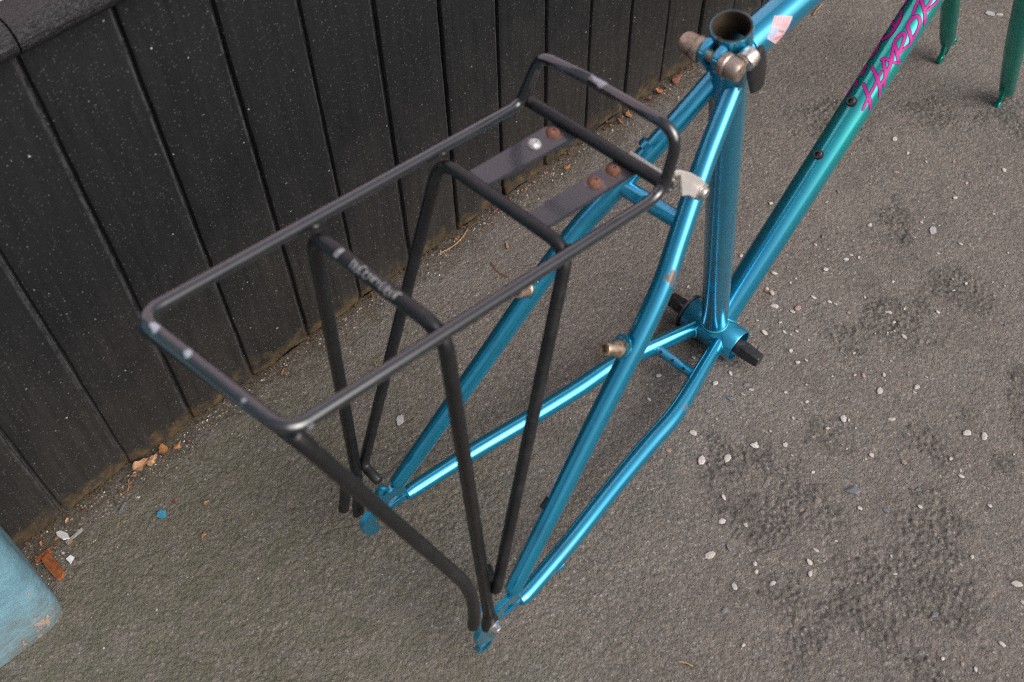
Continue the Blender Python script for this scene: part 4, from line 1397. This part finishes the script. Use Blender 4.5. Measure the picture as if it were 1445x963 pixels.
lay('dry_leaf', leaf_mesh('dry_leaf', 'leafred', 0.012, 0.006, 0.2, 11), 0.617, 0.662, 0.2, 'brick red leaf scrap lying behind the rack front hoop near the boards', 'leaf', dz=0.002)
lay('dry_leaf', leaf_mesh('dry_leaf', 'leafpale', 0.012, 0.005, 0.2, 12), 0.586, 0.612, 0.9, 'straw coloured feathery leaf tip alone on the asphalt behind the rack', 'leaf', dz=0.002)
lay('dry_leaf', leaf_mesh('dry_leaf', 'leaf', 0.011, 0.004, 0.2, 13), 0.277, 0.655, 0.7, 'thin orange leaf sliver lying below the boards inside the rack outline', 'leaf', dz=0.002)
scrap = [leaf_mesh('leaf_scrap', t, 0.0065, 0.0040, 0.4, 40 + k) for k, t in enumerate(('leaf', 'leaf', 'leafred', 'leafpale'))]
SCR = [(0.088, 0.662), (0.068, 0.652), (0.101, 0.606), (0.122, 0.580), (0.099, 0.553), (0.575, 0.667), (0.646, 0.668), (0.356, 0.589), (0.804, 0.662), (0.840, 0.665), (0.689, 0.668), (0.745, 0.340), (0.518, 0.533), (0.954, 0.664), (0.150, 0.655),
       (0.012, 0.665), (-0.005, 0.655), (-0.018, 0.660), (0.030, 0.664), (0.002, 0.640), (-0.012, 0.648), (0.76, 0.667), (0.71, 0.666), (0.90, 0.665), (0.55, 0.665), (0.668, 0.665), (0.83, 0.668)]
for k, (x, y) in enumerate(SCR):
    own = {2: 'tiny orange crumb of leaf just right of the blue paint drop', 3: 'tiny leaf crumb on the asphalt far right of the blue paint drop', 4: 'tiny reddish leaf crumb below the blue paint drop', 7: 'tiny leaf scrap on open asphalt between the rack legs', 11: 'tiny leaf scrap on the asphalt right of the bottom bracket', 12: 'tiny leaf scrap between the blue stay and the rack leg'}.get(k)
    lay('leaf_scrap', scrap[k % 4], x, y, rng.uniform(0, 6.28), own or 'tiny orange brown scrap of dry leaf among the dirt along the boards', 'leaf scrap', 'tiny scraps of dry leaf', 0.0015, (rng.uniform(-0.4, 0.4), rng.uniform(-0.4, 0.4)))

# orange bark splinter beside the pillar
m = MB()
m.prism([(-0.015, -0.0045), (-0.006, -0.0055), (0.015, -0.0040), (0.017, 0.0010), (0.013, 0.0050), (-0.004, 0.0052), (-0.016, 0.0040)], (0, 0, 0.003), (1, 0, 0), (0, 1, 0.1), (0, 0, 1), 0.0042)
me = m.mesh('bark_splinter', MT['bark'], 25)
lay('bark_splinter', me, -0.0225, 0.6280, -1.60, 'orange brown splinter of bark lying beside the blue pillar', 'bark', dz=0.001, tilt=(0.15, 0))
m = MB()
m.prism([(-0.008, -0.0022), (0.009, -0.0030), (0.010, 0.0015), (-0.007, 0.0025)], (0, 0, 0.002), (1, 0, 0), (0, 1, 0), (0, 0, 1), 0.0026)
lay('bark_splinter', m.mesh('bark_splinter', MT['bark'], 25), -0.0255, 0.6475, 0.15, 'shorter orange splinter of bark above the larger one by the pillar', 'bark', tilt=(0, 0.1))


def scrap_prism(name, poly, mat, t, x, y, rz, label, cat, tilt=(0, 0), dz=0.002):
    m = MB()
    m.prism(poly, (0, 0, 0), (1, 0, 0), (0, 1, 0), (0, 0, 1), t)
    return lay(name, m.mesh(name, MT[mat], 25), x, y, rz, label, cat, None, dz, tilt)


scrap_prism('paper_scrap', [(-0.009, -0.002), (-0.002, -0.0045), (0.007, -0.003), (0.0095, 0.001), (0.004, 0.0035), (-0.006, 0.003)], 'white', 0.0012, 0.0005, 0.6520, 1.75, 'white curled scrap lying near the foot of the boards by the pillar', 'scrap', (0.3, 0.2), 0.004)
scrap_prism('paper_scrap', [(-0.010, -0.0015), (0.010, -0.0022), (0.011, 0.0012), (-0.009, 0.0018)], 'greyscrap', 0.001, 0.0080, 0.6445, 0.15, 'thin grey strip of scrap touching the white curled scrap', 'scrap')
scrap_prism('paper_scrap', [(-0.004, -0.003), (0.003, -0.003), (0.004, 0.002), (-0.001, 0.004)], 'white', 0.001, -0.0075, 0.6250, 0.5, 'small white scrap on the dirt between the bark splinter and asphalt', 'scrap')
scrap_prism('paper_scrap', [(-0.007, -0.0012), (0.007, -0.0012), (0.006, 0.0012), (-0.006, 0.0010)], 'chipgrey', 0.001, 0.0590, 0.6370, 0.5, 'thin bluish sliver lying on the asphalt left of the blue paint drop', 'scrap')
fl = [(0.0052 * (0.75 + 0.35 * random.Random(k).random()) * math.cos(k * 0.42), 0.0052 * (0.75 + 0.35 * random.Random(k + 50).random()) * math.sin(k * 0.42)) for k in range(15)]
scrap_prism('paint_drop', fl, 'bluefleck', 0.0012, 0.0830, 0.6020, 0.2, 'blue drop of dried paint on the asphalt', 'paint drop', dz=0.0012)
# pale feathery dropping on the right and twigs
fl = [(0.010 * (0.55 + 0.6 * random.Random(k * 3).random()) * math.cos(k * 0.35), 0.0060 * (0.5 + 0.6 * random.Random(k * 5 + 9).random()) * math.sin(k * 0.35)) for k in range(18)]
scrap_prism('dropping', [(a * 0.8, b * 0.8) for a, b in fl], 'splash', 0.0006, 0.9665, 0.2530, 0.3, 'pale dried bird dropping on the asphalt right of the down tube', 'dropping', dz=0.0014)
scrap_prism('dropping', [(a * 0.8, b * 1.2) for a, b in fl], 'splash', 0.0006, 1.4200, 0.4250, 1.3, 'pale bluish smear on the asphalt between the two fork legs', 'dropping', dz=0.0014)
scrap_prism('dropping', [(a * 0.75, b * 0.8) for a, b in fl], 'splash', 0.0006, 0.3260, 0.5150, 0.6, 'small white splash on the asphalt below the rack bars', 'dropping', dz=0.0014)


def twig(pts, r0, mat, label):
    c = V((sum(p[0] for p in pts) / len(pts), sum(p[1] for p in pts) / len(pts), 0))
    m = MB()
    m.tube(spline([V((x, y, gz(x, y) + r0 + 0.0012)) - c for x, y in pts], 6), r0, 7)
    o = link('twig', m.mesh('twig', MT[mat], 60))
    o.location = c
    o['label'], o['category'] = label, 'twig'


twig([(0.517, 0.662), (0.537, 0.659), (0.556, 0.661), (0.572, 0.667)], 0.0008, 'straw', 'long straw coloured stalk lying along the foot of the boards')
twig([(0.329, 0.136), (0.333, 0.130), (0.3345, 0.124)], 0.0008, 'straw', 'short curved straw stalk alone on the asphalt in the foreground')
twig([(0.0735, 0.650), (0.078, 0.655), (0.081, 0.661)], 0.0008, 'leaf', 'orange stalk left of the curled dry leaves')
twig([(1.268, 0.619), (1.250, 0.617), (1.236, 0.613)], 0.0009, 'straw', 'pale reddish stalk on the asphalt beyond the top tube')
twig([(0.551, 0.573), (0.548, 0.590), (0.553, 0.606)], 0.0006, 'bark', 'thin brown stalk on the asphalt seen between the rack hoops')
